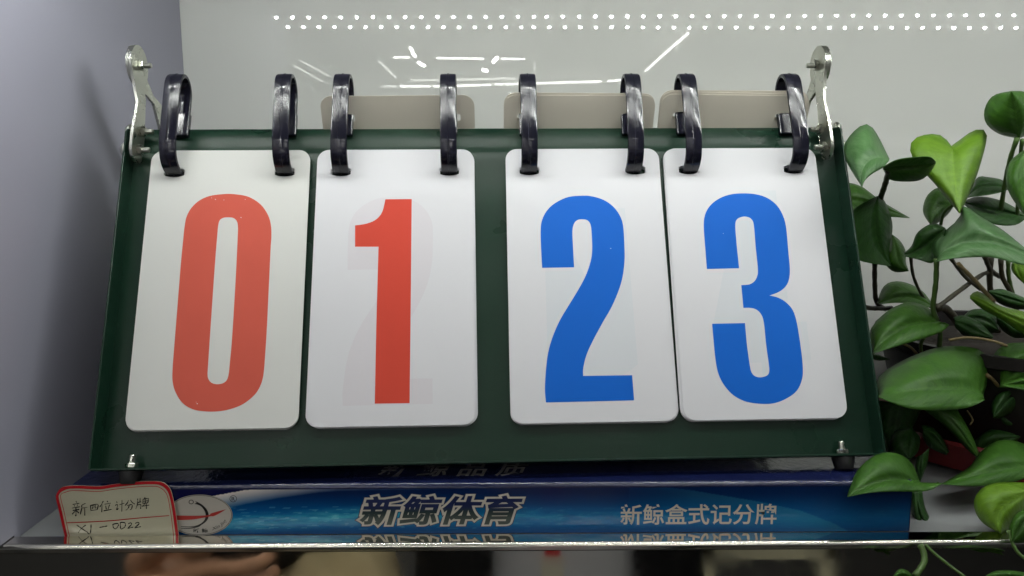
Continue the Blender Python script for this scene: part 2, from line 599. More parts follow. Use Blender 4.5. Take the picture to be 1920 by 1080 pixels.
front = obj('front_tray', autosmooth(tray_me('front_tray').me('front_tray'), 40), M_green, board, BOARD)
side = [(0, 0), (.181, 0), (.1835, -.002), (.186, -.009), (.1895, -.0155), (.186, -.0165), (.172, -D - T * .5), (0, -D - T * .5)]
for u0 in (0, W - T):
    e = sub('side_flange', prism_u(MB(), side, u0, u0 + T).me('side_flange'), M_green, front)
    bevel(e, .0003, 1)
e = sub('bottom_flange', MB().box((T, -.0006, -D - T), (W - T, .0006, -.0002)).me('bottom_flange'), M_green, front)
bevel(e, .0003, 1)
# the leg behind, leaning the other way
YC = .476
RO = Vector((BO.x, 2 * YC - BO.y, BO.z))
_rv = Vector((0, 0, 1)) * math.cos(LEAN) + Vector((math.sin(-YAW) * -1, -math.cos(YAW), 0)) * math.sin(LEAN)
RU = BU.copy()
RV = (Vector((0, 0, 1)) * math.cos(LEAN) - _b * math.sin(LEAN))
RO = BO + _b * (2 * (YC - BO.y))
RN = RV.cross(RU) * -1
REAR = Matrix(((RU.x, RV.x, RN.x, RO.x), (RU.y, RV.y, RN.y, RO.y), (RU.z, RV.z, RN.z, RO.z), (0, 0, 0, 1)))
m = MB().box((T, 0, D), (W - T, .180, D + T)).box((0, 0, 0), (T, .181, D + T)).box((W - T, 0, 0), (W, .181, D + T)).box((T, 0, .0), (W - T, .001, D - .0001))
e = obj('rear_tray', m.me('rear_tray'), M_green, board, REAR)
bevel(e, .0003, 1)

# bolts and nuts -------------------------------------------------
nut_me = MB().lathe([(.0027, 0), (.0031, .0005), (.0031, .0020), (.0027, .0025)], n=6)
nut_me.lathe([(.0015, 0.002), (.0015, .0060), (.0012, .0066)], n=12)
nut_me = nut_me.me('nut')
nut_me.materials.append(M_zinc)
head_me = MB().lathe([(.0046, 0), (.0045, .0010), (.0035, .0024), (.0016, .0031)], n=20).me('bolt_head', True)
head_me.materials.append(M_zinc)


def place(nm, me, parent, P, axis, roll=0, base=BOARD, label=None):
    """axis in base coordinates becomes the part's z"""
    z = Vector(axis).normalized()
    x = Vector((0, 1, 0)) if abs(z.y) < .9 else Vector((1, 0, 0))
    x = (x - z * x.dot(z)).normalized()
    y = z.cross(x)
    R_ = Matrix(((x.x, y.x, z.x, P[0]), (x.y, y.y, z.y, P[1]), (x.z, y.z, z.z, P[2]), (0, 0, 0, 1)))
    return obj(nm, me, None, parent, base @ R_ @ Matrix.Rotation(roll, 4, 'Z'))


for k, uu in enumerate((.0185, .3800)):
    place('foot_nut', nut_me, board, (uu, .0006, -.0062), (0, 1, 0), .3 + k)
    # foot axis runs straight down
    foot = MB().lathe([(.0042, .0064), (.0046, .0060), (.0058, .0008), (.0056, 0)][::-1], n=28).me('rubber_foot')
    foot.materials.append(M_rubber)
    autosmooth(foot, 40)
    place('rubber_foot', foot, board, (uu, -.0007, -.0064), (0, -1, 0))
    place('rubber_foot', foot, board, (uu, -.0007, .0064), (0, -1, 0), 0, REAR)

# hinge brackets: two keyhole plates a side, crossing at a pivot bolt ----------
PIV = Vector((0, .470, .0585 + HC))        # pivot in world depth and height


def plate_outline(pivot, foot_, rdisc, wneck, wfoot):
    """2-D outline in (depth, height): disc round the pivot, neck, widening rounded foot"""
    p, q = Vector(pivot), Vector(foot_)
    d = (q - p).normalized()
    s = Vector((-d.y, d.x))
    L_ = (q - p).length
    st = [(-rdisc, 0)]
    for k in range(1, 12):
        a = math.pi * k / 14
        st.append((-rdisc * math.cos(a), rdisc * math.sin(a)))
    st += [(L_ * .36, wneck), (L_ * .46, wneck * 1.05), (L_ * .80, wfoot), (L_ * .97, wfoot)]
    for k in range(1, 6):
        a = math.pi / 2 * k / 6
        st.append((L_ * .97 + wfoot * .9 * math.sin(a), wfoot * math.cos(a)))
    st.append((L_ * .97 + wfoot * .9, 0))
    a_ = [p + d * x + s * y for x, y in st]
    b_ = [p + d * x - s * y for x, y in st[1:-1]][::-1]
    return a_ + b_


def bracket(name, u_low, u_top, pivot, foot_, parent, tk=.0014, jog=.42):
    o2 = plate_outline(pivot, foot_, .0112, .0044, .0072)
    zt, zl = pivot[1] + .0, foot_[1]
    v, n = [], len(o2)
    for off in (0, tk):
        for y, z in o2:
            s = min(1, max(0, (zt - z) / (zt - zl)))
            s2 = min(1, max(0, (s - .24) / .16))
            u = u_top + (u_low - u_top) * s2 + off
            x = BO.x + u * BU.x + (y - BO.y) * (-YAW)
            v.append((x, y + u * BU.y, z))
    # strips between the two sides keep the jog smooth
    f = [(i, (i + 1) % n, n + (i + 1) % n, n + i) for i in range(n)]
    half = n // 2
    for base_, flip in ((0, 1), (n, 0)):
        a_ = list(range(0, half + 1))
        b_ = [0] + list(range(n - 1, half - 1, -1))
        for i in range(len(a_) - 1):
            q = (a_[i], a_[i + 1], b_[min(i + 1, len(b_) - 1)], b_[min(i, len(b_) - 1)])
            q = tuple(dict.fromkeys(q))
            if len(q) < 3:
                continue
            q = tuple(base_ + j for j in (q if flip else q[::-1]))
            f.append(q)
    me = mesh(name, v, f)
    autosmooth(me, 40)
    e = obj(name, me, M_zinc, parent)
    bevel(e, .0004, 2, 50)
    return e


for sd in (0, 1):
    tkk = .0014
    uf = (.0041, .3918)[sd]
    ut = (.0006, .3930)[sd]
    inner = 1 if sd == 0 else -1
    fp = BOARD @ Vector((0, .1665, -.0070))
    fy = fp.y
    fz = fp.z
    br = thing_b = bracket('hinge_plate', uf, ut, (PIV.y, PIV.z), (fy, fz + .004), board)
    br2 = bracket('hinge_plate', uf, ut - inner * .0017, (PIV.y, PIV.z), (2 * YC - fy - .002, fz + .004), board)
    u_in = (uf + tkk) if sd == 0 else uf
    for vv, nn in ((.1845, -.0078), (.1725, -.0058)):
        place('bolt_nut', nut_me, board, (u_in, vv, nn), (inner, 0, 0), .5)
    place('bolt_head', head_me, board, ((-.0002 if sd == 0 else W + .0002), .1845, -.0088), (-inner, 0, 0))
    place('bolt_head', head_me, board, ((-.0002 if sd == 0 else W + .0002), .1725, -.0058), (-inner, 0, 0))
    up_ = ut + (tkk if sd == 0 else 0)
    x = BO.x + up_ * BU.x + (PIV.y - BO.y) * (-YAW)
    ob = place('pivot_nut', nut_me, board, (x, PIV.y + up_ * BU.y, PIV.z), (inner, 0, 0), .2, base=Matrix.Identity(4))

# rings ----------------------------------------------------------
pr = []
for a, b in spline([(.1600, -.0150), (.1601, -.0080), (.1618, -.0025), (.1658, .0018), (.1722, .0040)], 5):
    pr.append((a, b))
pr += [(.1740, .0044), (.1800, .0046), (.1880, .0048), (.1960, .0049), (.2030, .0049)]
for k in range(1, 15):
    a = math.pi * k / 15
    pr.append((.2056 + .0098 * math.sin(a) * (1 if a < 9 else 1), -.0036 + .0085 * math.cos(a)))
pr += [(.2030, -.0121), (.1980, -.0121), (.1905, -.0121), (.1845, -.0123)]
cs = [(-.0046, 0.0), (-.0043, .0010), (-.0036, .00125), (-.0006, .00135), (-.0004, .00155), (.0004, .00155), (.0006, .00135), (.0036, .00125), (.0043, .0010), (.0046, 0.0),
      (.0043, -.0010), (.0036, -.0012), (-.0036, -.0012), (-.0043, -.0010)]
v, f = [], []
nc_ = len(cs)
for i, p in enumerate(pr):
    a, b = pr[max(i - 1, 0)], pr[min(i + 1, len(pr) - 1)]
    t = Vector((b[0] - a[0], b[1] - a[1])).normalized()
    nn = Vector((-t.y, t.x))     # outwards: towards the viewer on the front run
    for cx, h in cs:
        v.append((cx, p[0] + nn.x * h, p[1] + nn.y * h))
for i in range(len(pr) - 1):
    for k in range(nc_):
        k2 = (k + 1) % nc_
        f.append((i * nc_ + k, i * nc_ + k2, (i + 1) * nc_ + k2, (i + 1) * nc_ + k))
f.append(tuple(range(nc_ - 1, -1, -1)))
f.append(tuple((len(pr) - 1) * nc_ + k for k in range(nc_)))
ring_me = mesh('card_ring', v, f)
autosmooth(ring_me, 28)
ring_me.materials.append(M_ring)
blk_me = MB().box((-.0046, .1835, -.0145), (.0046, .1975, -.0108)).me('ring_foot')
blk_me.materials.append(M_ring)
RINGS = [.0254, .0857, .1173, .1770, .2217, .2808, .3130, .3733]
for i, uu in enumerate(RINGS):
    tw = (-.3, .5, -.6, .4, 0, -.5, .6, .9)[i]
    Mr = BOARD @ Matrix.Translation((uu, 0, 0)) @ Matrix.Translation((0, .18, 0)) @ Matrix.Rotation(math.radians(tw), 4, 'Z') @ Matrix.Translation((0, -.18, 0))
    r_ = obj('card_ring', ring_me, None, board, Mr)
    q = obj('ring_foot', blk_me, None, r_, Mr)
    if not q.modifiers:
        bevel(q, .0007, 2)

# cards ----------------------------------------------------------
CW, CH, CR = .0873, .1540, .0065
CU = [.0121, .1034, .2087, .2992]
CV0 = .0194
HOLEV = CH - .0125


def card_me(name, tk=.0005, bow=.0, lift=0.0):
    hole = []
    loops = [rrect(0, 0, CW, CH, CR, 8)]
    for hx in (.0132, .0736):
        loops.append([(hx + .0055 * max(-1, min(1, 1.25 * math.cos(a))), HOLEV - .0006 + .0028 * math.sin(a)) for a in [2 * math.pi * k / 20 for k in range(20)]])
    v_, f_ = flat(loops)
    k = len(v_)
    n_out = [len(l) for l in loops]
    vv = [(a, b, tk) for a, b, c in v_] + [(a, b, 0) for a, b, c in v_]
    ff = [tuple(q) for q in f_] + [tuple(i + k for i in reversed(q)) for q in f_]
    # rim walls from the boundary edges
    cnt = {}
    for q in f_:
        for i in range(len(q)):
            e_ = (q[i], q[(i + 1) % len(q)])
            cnt[e_] = 1
    for (a, b) in list(cnt):
        if (b, a) not in cnt:
            ff.append((b, a, a + k, b + k))
    return mesh(name, vv, ff)


base_card = card_me('score_card')
warm_card = base_card.copy()
base_card.materials.append(M_card)
warm_card.materials.append(M_cardw)
back_card = warm_card.copy()
back_card.materials.clear()
back_card.materials.append(M_cardb)

DIG = {
    0: ((220, 340), [[(284, 190), (292, 150), (312, 113), (345, 82), (390, 62), (450, 54), (500, 55), (555, 66), (605, 98), (636, 143), (648, 185), (650, 235), (646, 300), (632, 600), (624, 730), (620, 785), (614, 830), (600, 870), (575, 905), (530, 940), (480, 960), (430, 970), (375, 971), (320, 962), (275, 935), (245, 888), (233, 840), (234, 780), (240, 700), (252, 550), (268, 350), (279, 235)],
                     [(426, 185), (432, 165), (445, 155), (465, 152), (490, 155), (505, 170), (509, 195), (508, 235), (500, 400), (485, 650), (474, 775), (470, 812), (462, 838), (445, 852), (420, 856), (398, 850), (385, 835), (381, 815), (383, 775), (398, 550), (412, 350), (422, 225)]]),
    1: ((600, 340), [[(276, 76, 'c'), (387, 75, 'c'), (383, 500), (378, 936, 'c'), (231, 938, 'c'), (238, 600), (247, 276, 'c'), (148, 276, 'c'), (148, 186, 'c'), (195, 179), (235, 162), (262, 130)]]),
    2: ((940, 340), [[(172, 365, 'c'), (307, 363, 'c'), (302, 270), (300, 210), (306, 180), (320, 164), (340, 160), (362, 164), (376, 182), (381, 220), (383, 290), (376, 340), (355, 400), (320, 465), (280, 530), (245, 590), (215, 660), (196, 730), (187, 810), (184, 880), (188, 933, 'c'), (560, 924, 'c'), (552, 818, 'c'), (345, 821, 'c'), (346, 785), (360, 730), (385, 675), (425, 600), (465, 530), (495, 460), (512, 400), (520, 330), (519, 270), (514, 190), (500, 145), (470, 105), (430, 78), (380, 63), (335, 61), (280, 67), (230, 90), (195, 120), (173, 160), (166, 205), (168, 290)]]),
    3: ((1240, 340), [[(192, 370, 'c'), (328, 367, 'c'), (318, 270), (312, 190), (318, 162), (340, 150), (362, 150), (380, 160), (390, 185), (398, 280), (407, 370), (404, 400), (392, 422), (370, 435), (337, 438, 'c'), (346, 534, 'c'), (375, 534), (400, 541), (420, 560), (432, 595), (442, 690), (453, 770), (455, 800), (447, 818), (420, 827), (395, 822), (380, 805), (372, 770), (360, 680), (353, 598, 'c'), (214, 601, 'c'), (220, 670), (228, 750), (240, 810), (265, 860), (305, 903), (360, 930), (430, 939), (480, 935), (530, 915), (570, 885), (592, 840), (597, 790), (588, 700), (572, 600), (555, 545), (525, 510), (490, 490), (456, 482, 'c'), (495, 467), (523, 445), (538, 415), (542, 370), (535, 290), (527, 200), (515, 150), (490, 105), (450, 72), (400, 55), (340, 51), (285, 57), (235, 78), (200, 110), (182, 150), (179, 200), (185, 280)]]),
}
NC = -.0092 + .0005
DIGL = {}
for d_, (org, loops) in DIG.items():
    out = []
    for lp in loops:
        s_ = spline(lp, 5, True)
        pts = []
        for a, b in s_:
            uu, vv = buv(org[0] + a / 2.25, org[1] + b / 2.25, NC)
            pts.append((uu - CU[d_], vv - CV0))
        out.append(pts)
    DIGL[d_] = out


def digit_me(name, loops, z, du=0, dv=0, sx=1, sy=1):
    cx = CW / 2
    v_, f_ = flat([[((a - cx) * sx + cx + du, (b - CH / 2) * sy + CH / 2 + dv) for a, b in lp] for lp in loops], z)
    return mesh(name, v_, f_)


four = [[(.020, .030), (.020, .052), (.041, .128), (.062, .128), (.062, .052), (.071, .052), (.071, .031), (.062, .031), (.062, .012), (.044, .012), (.044, .030)]]
for i in range(4):
    for k in range(3, -1, -1):        # three cards of the pile show their edges behind the top one
        rz = random.uniform(-.35, .35) if k else 0
        du, dv = (random.uniform(-.0005, .0005), -.0002 * k) if k else (0, 0)
        if i == 3 and k:
            du -= .0002
        Mc = BOARD @ Matrix.Translation((CU[i] + du, CV0 + dv, -.0092 - .0007 * k)) @ Matrix.Translation((CW / 2, CH, 0)) @ Matrix.Rotation(math.radians(rz), 4, 'Z') @ Matrix.Translation((-CW / 2, -CH, 0))
        c_ = obj('score_card', warm_card if i == 0 else base_card, None, board, Mc)
        if k == 0:
            c_['label'] = ['slightly yellowed white card with a red 0', 'white card with a red 1 and a pale 2 showing through', 'white card with a blue 2', 'white card with a blue 3'][i]
            if i == 1:
                sub('show_through_digit', digit_me('show_through_digit', DIGL[2], .00054, sx=1.0), M_ghost_r, c_)
            if i == 2:
                sub('show_through_digit', digit_me('show_through_digit', [[(.0200, .0205), (.0205, .095), (.035, .095), (.050, .06), (.052, .118), (.066, .118), (.068, .03), (.055, .0205)]], .00054), M_ghost_b, c_)
            if i == 3:
                sub('show_through_digit', digit_me('show_through_digit', four, .00054), M_ghost_b, c_)
            dg = sub('digit', digit_me('digit', DIGL[i], .00058), [M_red0, M_red, M_blue, M_blue][i], c_)
            chips = MB()
            for (px, py, sz) in {0: [(404, 374, 1.6), (397, 371, 1.0), (420, 375, 1.1), (452, 408, 1.2), (460, 374, .9), (370, 757, 1.3), (368, 754, .8)], 1: [(700, 600, .7)], 2: [(1145, 466, 1.2)], 3: [(1356, 438, .9)]}[i]:
                uu, vv = buv(px, py, NC)
                q = sz * .00026
                chips.prism([(uu - CU[i] + q * math.cos(a) * random.uniform(.6, 1.2), vv - CV0 + q * math.sin(a) * random.uniform(.5, 1)) for a in [k * 1.0472 for k in range(6)]], .00060, .00062)
            sub('ink_chips', chips.me('ink_chips'), M_card, c_)['kind'] = 'stuff'

# flipped cards hanging over the back of the rings; tops lean to the viewer
for i, cnt in ((1, 1), (2, 2), (3, 3)):
    for k in range(cnt):
        H_ = BOARD @ Vector((CU[i] + CW / 2 + (.0008 if i == 1 else -.0004), .1952, -.0121))
        Rm = Matrix(((RU.x, RV.x, BN.x, 0), (RU.y, RV.y, BN.y, 0), (RU.z, RV.z, BN.z, 0), (0, 0, 0, 1)))
        nrm = RU.cross(RV)
        Rm = Matrix(((RU.x, RV.x, nrm.x, H_.x), (RU.y, RV.y, nrm.y, H_.y), (RU.z, RV.z, nrm.z, H_.z + .0002 + .0008 * k), (0, 0, 0, 1)))
        rot = (0, .35, -.1, -.9)[i] + (0, -.4, .5)[k]
        Mc = Rm @ Matrix.Translation((0, 0, -.0010 * k)) @ Matrix.Rotation(math.radians(rot), 4, 'Z') @ Matrix.Rotation(math.radians(-2.5 * k), 4, 'X') @ Matrix.Translation((-CW / 2, -HOLEV, 0))
        c_ = obj('score_card', back_card, None, board, Mc)
        c_['label'] = 'flipped card hanging over the back, seen from its blank side'

# ------------------------------------------------------------------ the box underneath
BX0, BX1, BY0, BY1, BH = -.2194, .1984, .3800, .602, HC - .1547
box = thing('cardboard_box', 'flat glossy blue cardboard box with white chinese lettering lying under the scoreboard', 'box', ((BX0 + BX1) / 2, (BY0 + BY1) / 2, ZS))
cp = [(BY1, ZS + .0004), (BY1 - .0004, ZS + .0002), (BY0 + .0004, ZS + .0002), (BY0, ZS + .0006)]
for k in range(7):
    a = math.radians(180 - 90 * k / 6)
    cp.append((BY0 + .0026 + .0026 * math.cos(a), BH - .0026 + .0026 * math.sin(a)))
for k in range(7):
    a = math.radians(90 - 90 * k / 6)
    cp.append((BY1 - .0026 + .0026 * math.cos(a), BH - .0026 + .0026 * math.sin(a)))
o = obj('carton', autosmooth(MB().prism(cp, BX0, BX1, axis=0).me('carton'), 40), M_box, box)
o['label'] = 'navy printed box body with a glossy rounded front edge'
YP = BY0 - .00015


def lerp(a, b, t):
    return a + (b - a) * t


def seg(x, pts):
    if x <= pts[0][0]:
        return pts[0][1]
    for (a, p), (b, q) in zip(pts, pts[1:]):
        if x <= b:
            return lerp(p, q, (x - a) / (b - a))
    return pts[-1][1]


def shaded_artwork(px, py):
    """printed colour of the box front with part of its shading mixed in, photograph coordinates"""
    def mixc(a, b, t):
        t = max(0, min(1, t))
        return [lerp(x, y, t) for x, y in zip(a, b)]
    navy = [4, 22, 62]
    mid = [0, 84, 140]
    t = seg(py, [(908, 0), (925, .12), (950, .65), (972, 1.0), (985, .9), (1008, .45)])  # navy, blue, navy: print tone plus painted shading of a bulging front
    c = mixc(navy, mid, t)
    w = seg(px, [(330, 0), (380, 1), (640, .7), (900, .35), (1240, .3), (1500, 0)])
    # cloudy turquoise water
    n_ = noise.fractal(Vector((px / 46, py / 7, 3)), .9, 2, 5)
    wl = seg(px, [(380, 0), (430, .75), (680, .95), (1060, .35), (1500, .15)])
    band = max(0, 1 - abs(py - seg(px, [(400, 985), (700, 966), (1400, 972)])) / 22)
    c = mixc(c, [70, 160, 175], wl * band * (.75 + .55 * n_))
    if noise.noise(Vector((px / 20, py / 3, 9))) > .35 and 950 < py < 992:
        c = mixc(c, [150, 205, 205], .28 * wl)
    # pale arc under the navy cap, its right part a painted top highlight
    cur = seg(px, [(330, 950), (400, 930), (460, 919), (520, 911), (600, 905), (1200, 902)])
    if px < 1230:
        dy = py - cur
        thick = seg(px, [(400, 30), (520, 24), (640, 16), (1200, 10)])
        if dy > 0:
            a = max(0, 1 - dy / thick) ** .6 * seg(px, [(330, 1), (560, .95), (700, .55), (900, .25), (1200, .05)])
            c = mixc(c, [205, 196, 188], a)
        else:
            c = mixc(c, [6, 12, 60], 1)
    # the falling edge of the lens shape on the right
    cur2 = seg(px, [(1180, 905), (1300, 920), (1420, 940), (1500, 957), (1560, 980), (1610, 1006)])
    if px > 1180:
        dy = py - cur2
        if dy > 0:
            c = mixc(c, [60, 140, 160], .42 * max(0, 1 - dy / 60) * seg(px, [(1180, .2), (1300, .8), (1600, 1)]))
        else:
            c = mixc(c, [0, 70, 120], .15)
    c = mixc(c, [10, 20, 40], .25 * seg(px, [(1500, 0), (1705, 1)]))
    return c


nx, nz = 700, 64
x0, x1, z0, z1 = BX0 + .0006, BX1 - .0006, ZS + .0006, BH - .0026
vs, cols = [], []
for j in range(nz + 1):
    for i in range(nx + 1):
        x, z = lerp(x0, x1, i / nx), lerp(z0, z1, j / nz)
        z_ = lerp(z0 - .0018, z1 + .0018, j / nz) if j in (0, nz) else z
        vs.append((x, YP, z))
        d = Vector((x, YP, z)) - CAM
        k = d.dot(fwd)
        cols.append(S(*shaded_artwork(960 + F * d.dot(cr) / k, 540 - F * d.dot(cu) / k)))
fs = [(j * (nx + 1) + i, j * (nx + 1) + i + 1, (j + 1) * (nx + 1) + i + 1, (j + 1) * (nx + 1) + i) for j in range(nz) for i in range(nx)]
me = mesh('shaded_front_print', vs, fs)
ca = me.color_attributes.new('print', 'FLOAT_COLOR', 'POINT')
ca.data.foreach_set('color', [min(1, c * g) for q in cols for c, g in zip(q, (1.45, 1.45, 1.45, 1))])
M_art = mat('print_and_shading', (.1, .1, .3), .2, coat=.5, bump=.28, bscale=120, stretch=(.25, 1, 1))
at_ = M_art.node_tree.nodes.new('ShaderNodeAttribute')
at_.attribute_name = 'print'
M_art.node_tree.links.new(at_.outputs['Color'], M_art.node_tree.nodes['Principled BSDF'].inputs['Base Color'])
obj('shaded_front_print', me, M_art, box)


def on_front(name, v_, f_, mt, px0, py0, px1, py1, lift, parent=box, label=None, skew=0.0, keep=None):
    """fit flat lettering (x, y) into the photograph box px0..px1, py0..py1 of the box front"""
    v_ = np.array(v_)
    a = v_[:, :2].min(0) if keep is None else np.array(keep[0])
    b = v_[:, :2].max(0) if keep is None else np.array(keep[1])
    A, B = atY(px0, py1, YP), atY(px1, py0, YP)
    out = []
    for q in v_:
        s, t = (q[0] - a[0]) / (b[0] - a[0]), (q[1] - a[1]) / (b[1] - a[1])
        out.append((lerp(A.x, B.x, s) + skew * (t - .5), YP - lift - max(q[2], -.001) * .0006, lerp(A.z, B.z, t)))
    return obj(name, mesh(name, out, f_), mt, parent)


# title lettering: navy letters on a cream outline with a thin dark contour
TXT = '\u65b0\u9cb8\u4f53\u80b2'
M_title = mat('navy_to_grey_print', (0.010, 0.018, 0.075), 0.3)
_n = M_title.node_tree
_tc = _n.nodes.new('ShaderNodeTexCoord')
_sp = _n.nodes.new('ShaderNodeSeparateXYZ')
_rp = _n.nodes.new('ShaderNodeValToRGB')
_n.links.new(_tc.outputs['Generated'], _sp.inputs[0])
_n.links.new(_sp.outputs['Z'], _rp.inputs[0])
_rp.color_ramp.elements[0].position = .25
_rp.color_ramp.elements[0].color = (.055, .075, .068, 1)
_rp.color_ramp.elements[1].position = .62
_rp.color_ramp.elements[1].color = (.012, .022, .090, 1)
_e = _rp.color_ramp.elements.new(.45)
_e.color = (.022, .040, .045, 1)
_n.links.new(_rp.outputs[0], _n.nodes['Principled BSDF'].inputs['Base Color'])
core = glyphs(TXT, 0, .25, 1.08)
kk = (core[0][:, :2].min(0), core[0][:, :2].max(0))
for stk, mt, lift, nm in ((.108, M_ink_n, .00004, 'lettering_contour'), (.088, M_ink_w, .00012, 'lettering_outline'), (.026, M_title, .00022, 'title_lettering')):
    g = glyphs(TXT, .0 if stk > .02 else .01, .25, 1.08, stk)
    on_front(nm, g[0], g[1], mt, 677, 930, 978, 983, lift, keep=kk)
g = glyphs('\u65b0\u9cb8\u76d2\u5f0f\u8bb0\u5206\u724c', .014)
on_front('product_lettering', g[0], g[1], M_ink_w, 1163, 944, 1457, 985, .00012)

# oval emblem
em = obj('emblem', None, None, box) if False else None
c0, rx, rz = atY(378, 967.5, YP), None, None
ppm = (atY(478, 967.5, YP).x - c0.x) / 100


def epx(px, py, lift):
    P = atY(px, py, YP)
    return (P.x, YP - lift, P.z)


def shape(name, pts_px, mt, lift, parent, loops=None):
    L2 = loops if loops else [pts_px]
    v_, f_ = flat([[(a / 1000, -b / 1000) for a, b in lp] for lp in L2])
    vv = [epx(a * 1000, -b * 1000, lift) for a, b, _ in v_]
    return obj(name, mesh(name, vv, f_), mt, parent)


def ell(cx, cy, a, b, n=64):
    return [(cx + a * math.cos(2 * math.pi * k / n), cy + b * math.sin(2 * math.pi * k / n)) for k in range(n)]


EX, EY = 374, 965.5
emb = shape('emblem', ell(EX, EY, 62, 38.5), M_ovalw, .00010, box)
emb['label'] = 'white oval emblem with a black arc and a red swoosh'
shape('emblem_border', None, M_ink_k, .00014, emb, loops=[ell(EX, EY, 60.8, 37.2), ell(EX, EY, 59.9, 36.4)])
shape('emblem_border', None, M_ink_k, .00014, emb, loops=[ell(EX, EY, 62.4, 38.9), ell(EX, EY, 61.9, 38.4)])


def e9(pts):
    return [(330 + p[0] / 9, 898 + p[1] / 9) + tuple(p[2:]) for p in pts]


arc = spline(e9([(325, 372, 'c'), (400, 405), (470, 455), (525, 520), (552, 590), (545, 660), (505, 720), (430, 775), (330, 803), (200, 812), (80, 806, 'c'), (90, 797, 'c'), (230, 800), (340, 785), (420, 750), (475, 700), (500, 640), (497, 570), (460, 500), (400, 445), (310, 418, 'c'), (350, 402, 'c')]), 5, True)
shape('emblem_arc', arc, M_ink_k, .00016, emb)
shape('emblem_arc', spline(e9([(90, 826, 'c'), (230, 822), (360, 795), (440, 752, 'c'), (400, 800), (280, 832), (160, 838), (90, 834, 'c')]), 5, True), M_ink_k, .00016, emb)
shape('emblem_swoosh', spline(e9([(-60, 610, 'c'), (200, 618), (400, 618), (560, 604), (590, 580), (700, 548), (850, 508, 'c'), (740, 575), (640, 625), (590, 628), (480, 650), (300, 680), (100, 692), (-60, 690, 'c')]), 5, True), M_ink_r, .00018, emb)
shape('emblem_ring', None, M_ink_k, .00016, emb, loops=[ell(358.7, 941, 4.8, 4.3, 24), ell(358.7, 941, 3.4, 3.0, 24)])
g = glyphs('\u65b0 \u9cb8', .02)
on_front('emblem_lettering', g[0], g[1], M_ink_k, 362.5, 990.5, 390, 998.5, .00017, emb)
# script name running up along the rim
g = glyphs('Xin Jing', .004, .5)
gx0, gx1 = g[0][:, 0].min(), g[0][:, 0].max()
vv = []
for q in g[0]:
    s = (q[0] - gx0) / (gx1 - gx0)
    a = math.radians(lerp(64, 17, s))
    rr_ = 1.0 - .10 - q[1] * .16
    rx_, ry_ = 61 - 9 + (q[1]) * -9 + 2.0, 37 - 7 + (q[1]) * -8 + 2.0
    vv.append(epx(EX + (rx_ + 0) * math.cos(a), EY + ry_ * math.sin(a), .00017))
obj('emblem_script', mesh('emblem_script', vv, g[1]), M_ink_k, emb)
shape('registered_mark', None, M_ink_k, .00016, box, loops=[ell(437.5, 935, 6.8, 6.4, 28), ell(437.5, 935, 5.8, 5.4, 28)])
g = glyphs('R', .01)
on_front('registered_letter', g[0], g[1], M_ink_k, 434.6, 931.6, 440.6, 938.6, .00016)
# small white scuffs on the glossy print
for k in range(6):
    pts = [(1040 + random.uniform(-20, 90) + q * random.uniform(8, 16), 955 + random.uniform(-4, 4) + k * 6 + q * 3) for q in range(3)]
    pts = sorted(pts)
# lettering on the box top, grey, seen at a flat angle
g = glyphs('\u65b0 \u9cb8 \u54c1 \u8d28', .018, .25, 1.0)
a, b = g[0][:, :2].min(0), g[0][:, :2].max(0)
vv = [(lerp(-.0694, .0084, (q[0] - a[0]) / (b[0] - a[0])), lerp(.3893, .4096, (q[1] - a[1]) / (b[1] - a[1])), BH + .00012) for q in g[0]]
o = obj('top_lettering', mesh('top_lettering', vv, g[1]), M_ink_g, box)

# ------------------------------------------------------------------ the shelf tag
YT = .3783
tg = thing('shelf_tag', 'cream paper tag with red border and handwriting, standing before the left box end', 'tag', (atY(225, 1006, YT).x, YT, 0))


def tag_pt(px, py, lift):
    P = atY(px, py, YT)
    zt = P.z / .029
    wob = .0005 * math.sin(P.x * 160) + .0005 * math.cos(zt * 3.0 + P.x * 50)
    y = YT - .0011 + .0016 * zt ** 2 + wob * .5 - lift
    # keep the traced outline true to its own plane
    return (P.x, y, P.z)


def tagshape(name, loops, mt, lift, parent, grid=False):
    if grid:
        # fine grid clipped to the outline keeps the curl smooth
        pass
    v_, f_ = flat([[(a / 1000, -b / 1000) for a, b in lp] for lp in loops])
    me = mesh(name, [(a * 1000, -b * 1000, 0) for a, b, _ in v_], f_)
    import bmesh
    bm = bmesh.new()
    bm.from_mesh(me)
    for px in range(110, 340, 8):
        bmesh.ops.bisect_plane(bm, geom=bm.verts[:] + bm.edges[:] + bm.faces[:], plane_co=(px, 0, 0), plane_no=(1, 0, 0))
    for py in range(905, 1010, 8):
        bmesh.ops.bisect_plane(bm, geom=bm.verts[:] + bm.edges[:] + bm.faces[:], plane_co=(0, py, 0), plane_no=(0, 1, 0))
    for q in bm.verts:
        q.co = tag_pt(q.co.x, q.co.y, lift)
    bmesh.ops.recalc_face_normals(bm, faces=bm.faces[:])
    bm.to_mesh(me)
    bm.free()
    me.polygons.foreach_set('use_smooth', [True] * len(me.polygons))
    return obj(name, me, mt, parent)


def tagloop(ins):
    P = [(124 + ins, 1008.4, 'c'), (113 + ins * 1.05, 960), (106 + ins, 934), (106.5 + ins, 926), (113 + ins, 916 + ins * .75), (124 + ins, 911.5 + ins * .9), (150, 910.2 + ins), (187, 911.5 + ins), (215, 908 + ins), (260, 904 + ins), (290, 903 + ins),
         (306 - ins * .6, 905.5 + ins), (318 - ins, 915 + ins * .6), (324 - ins, 930), (329 - ins, 950), (333.5 - ins, 975), (338 - ins, 1008.0, 'c')]
    return spline(P, 5, True)


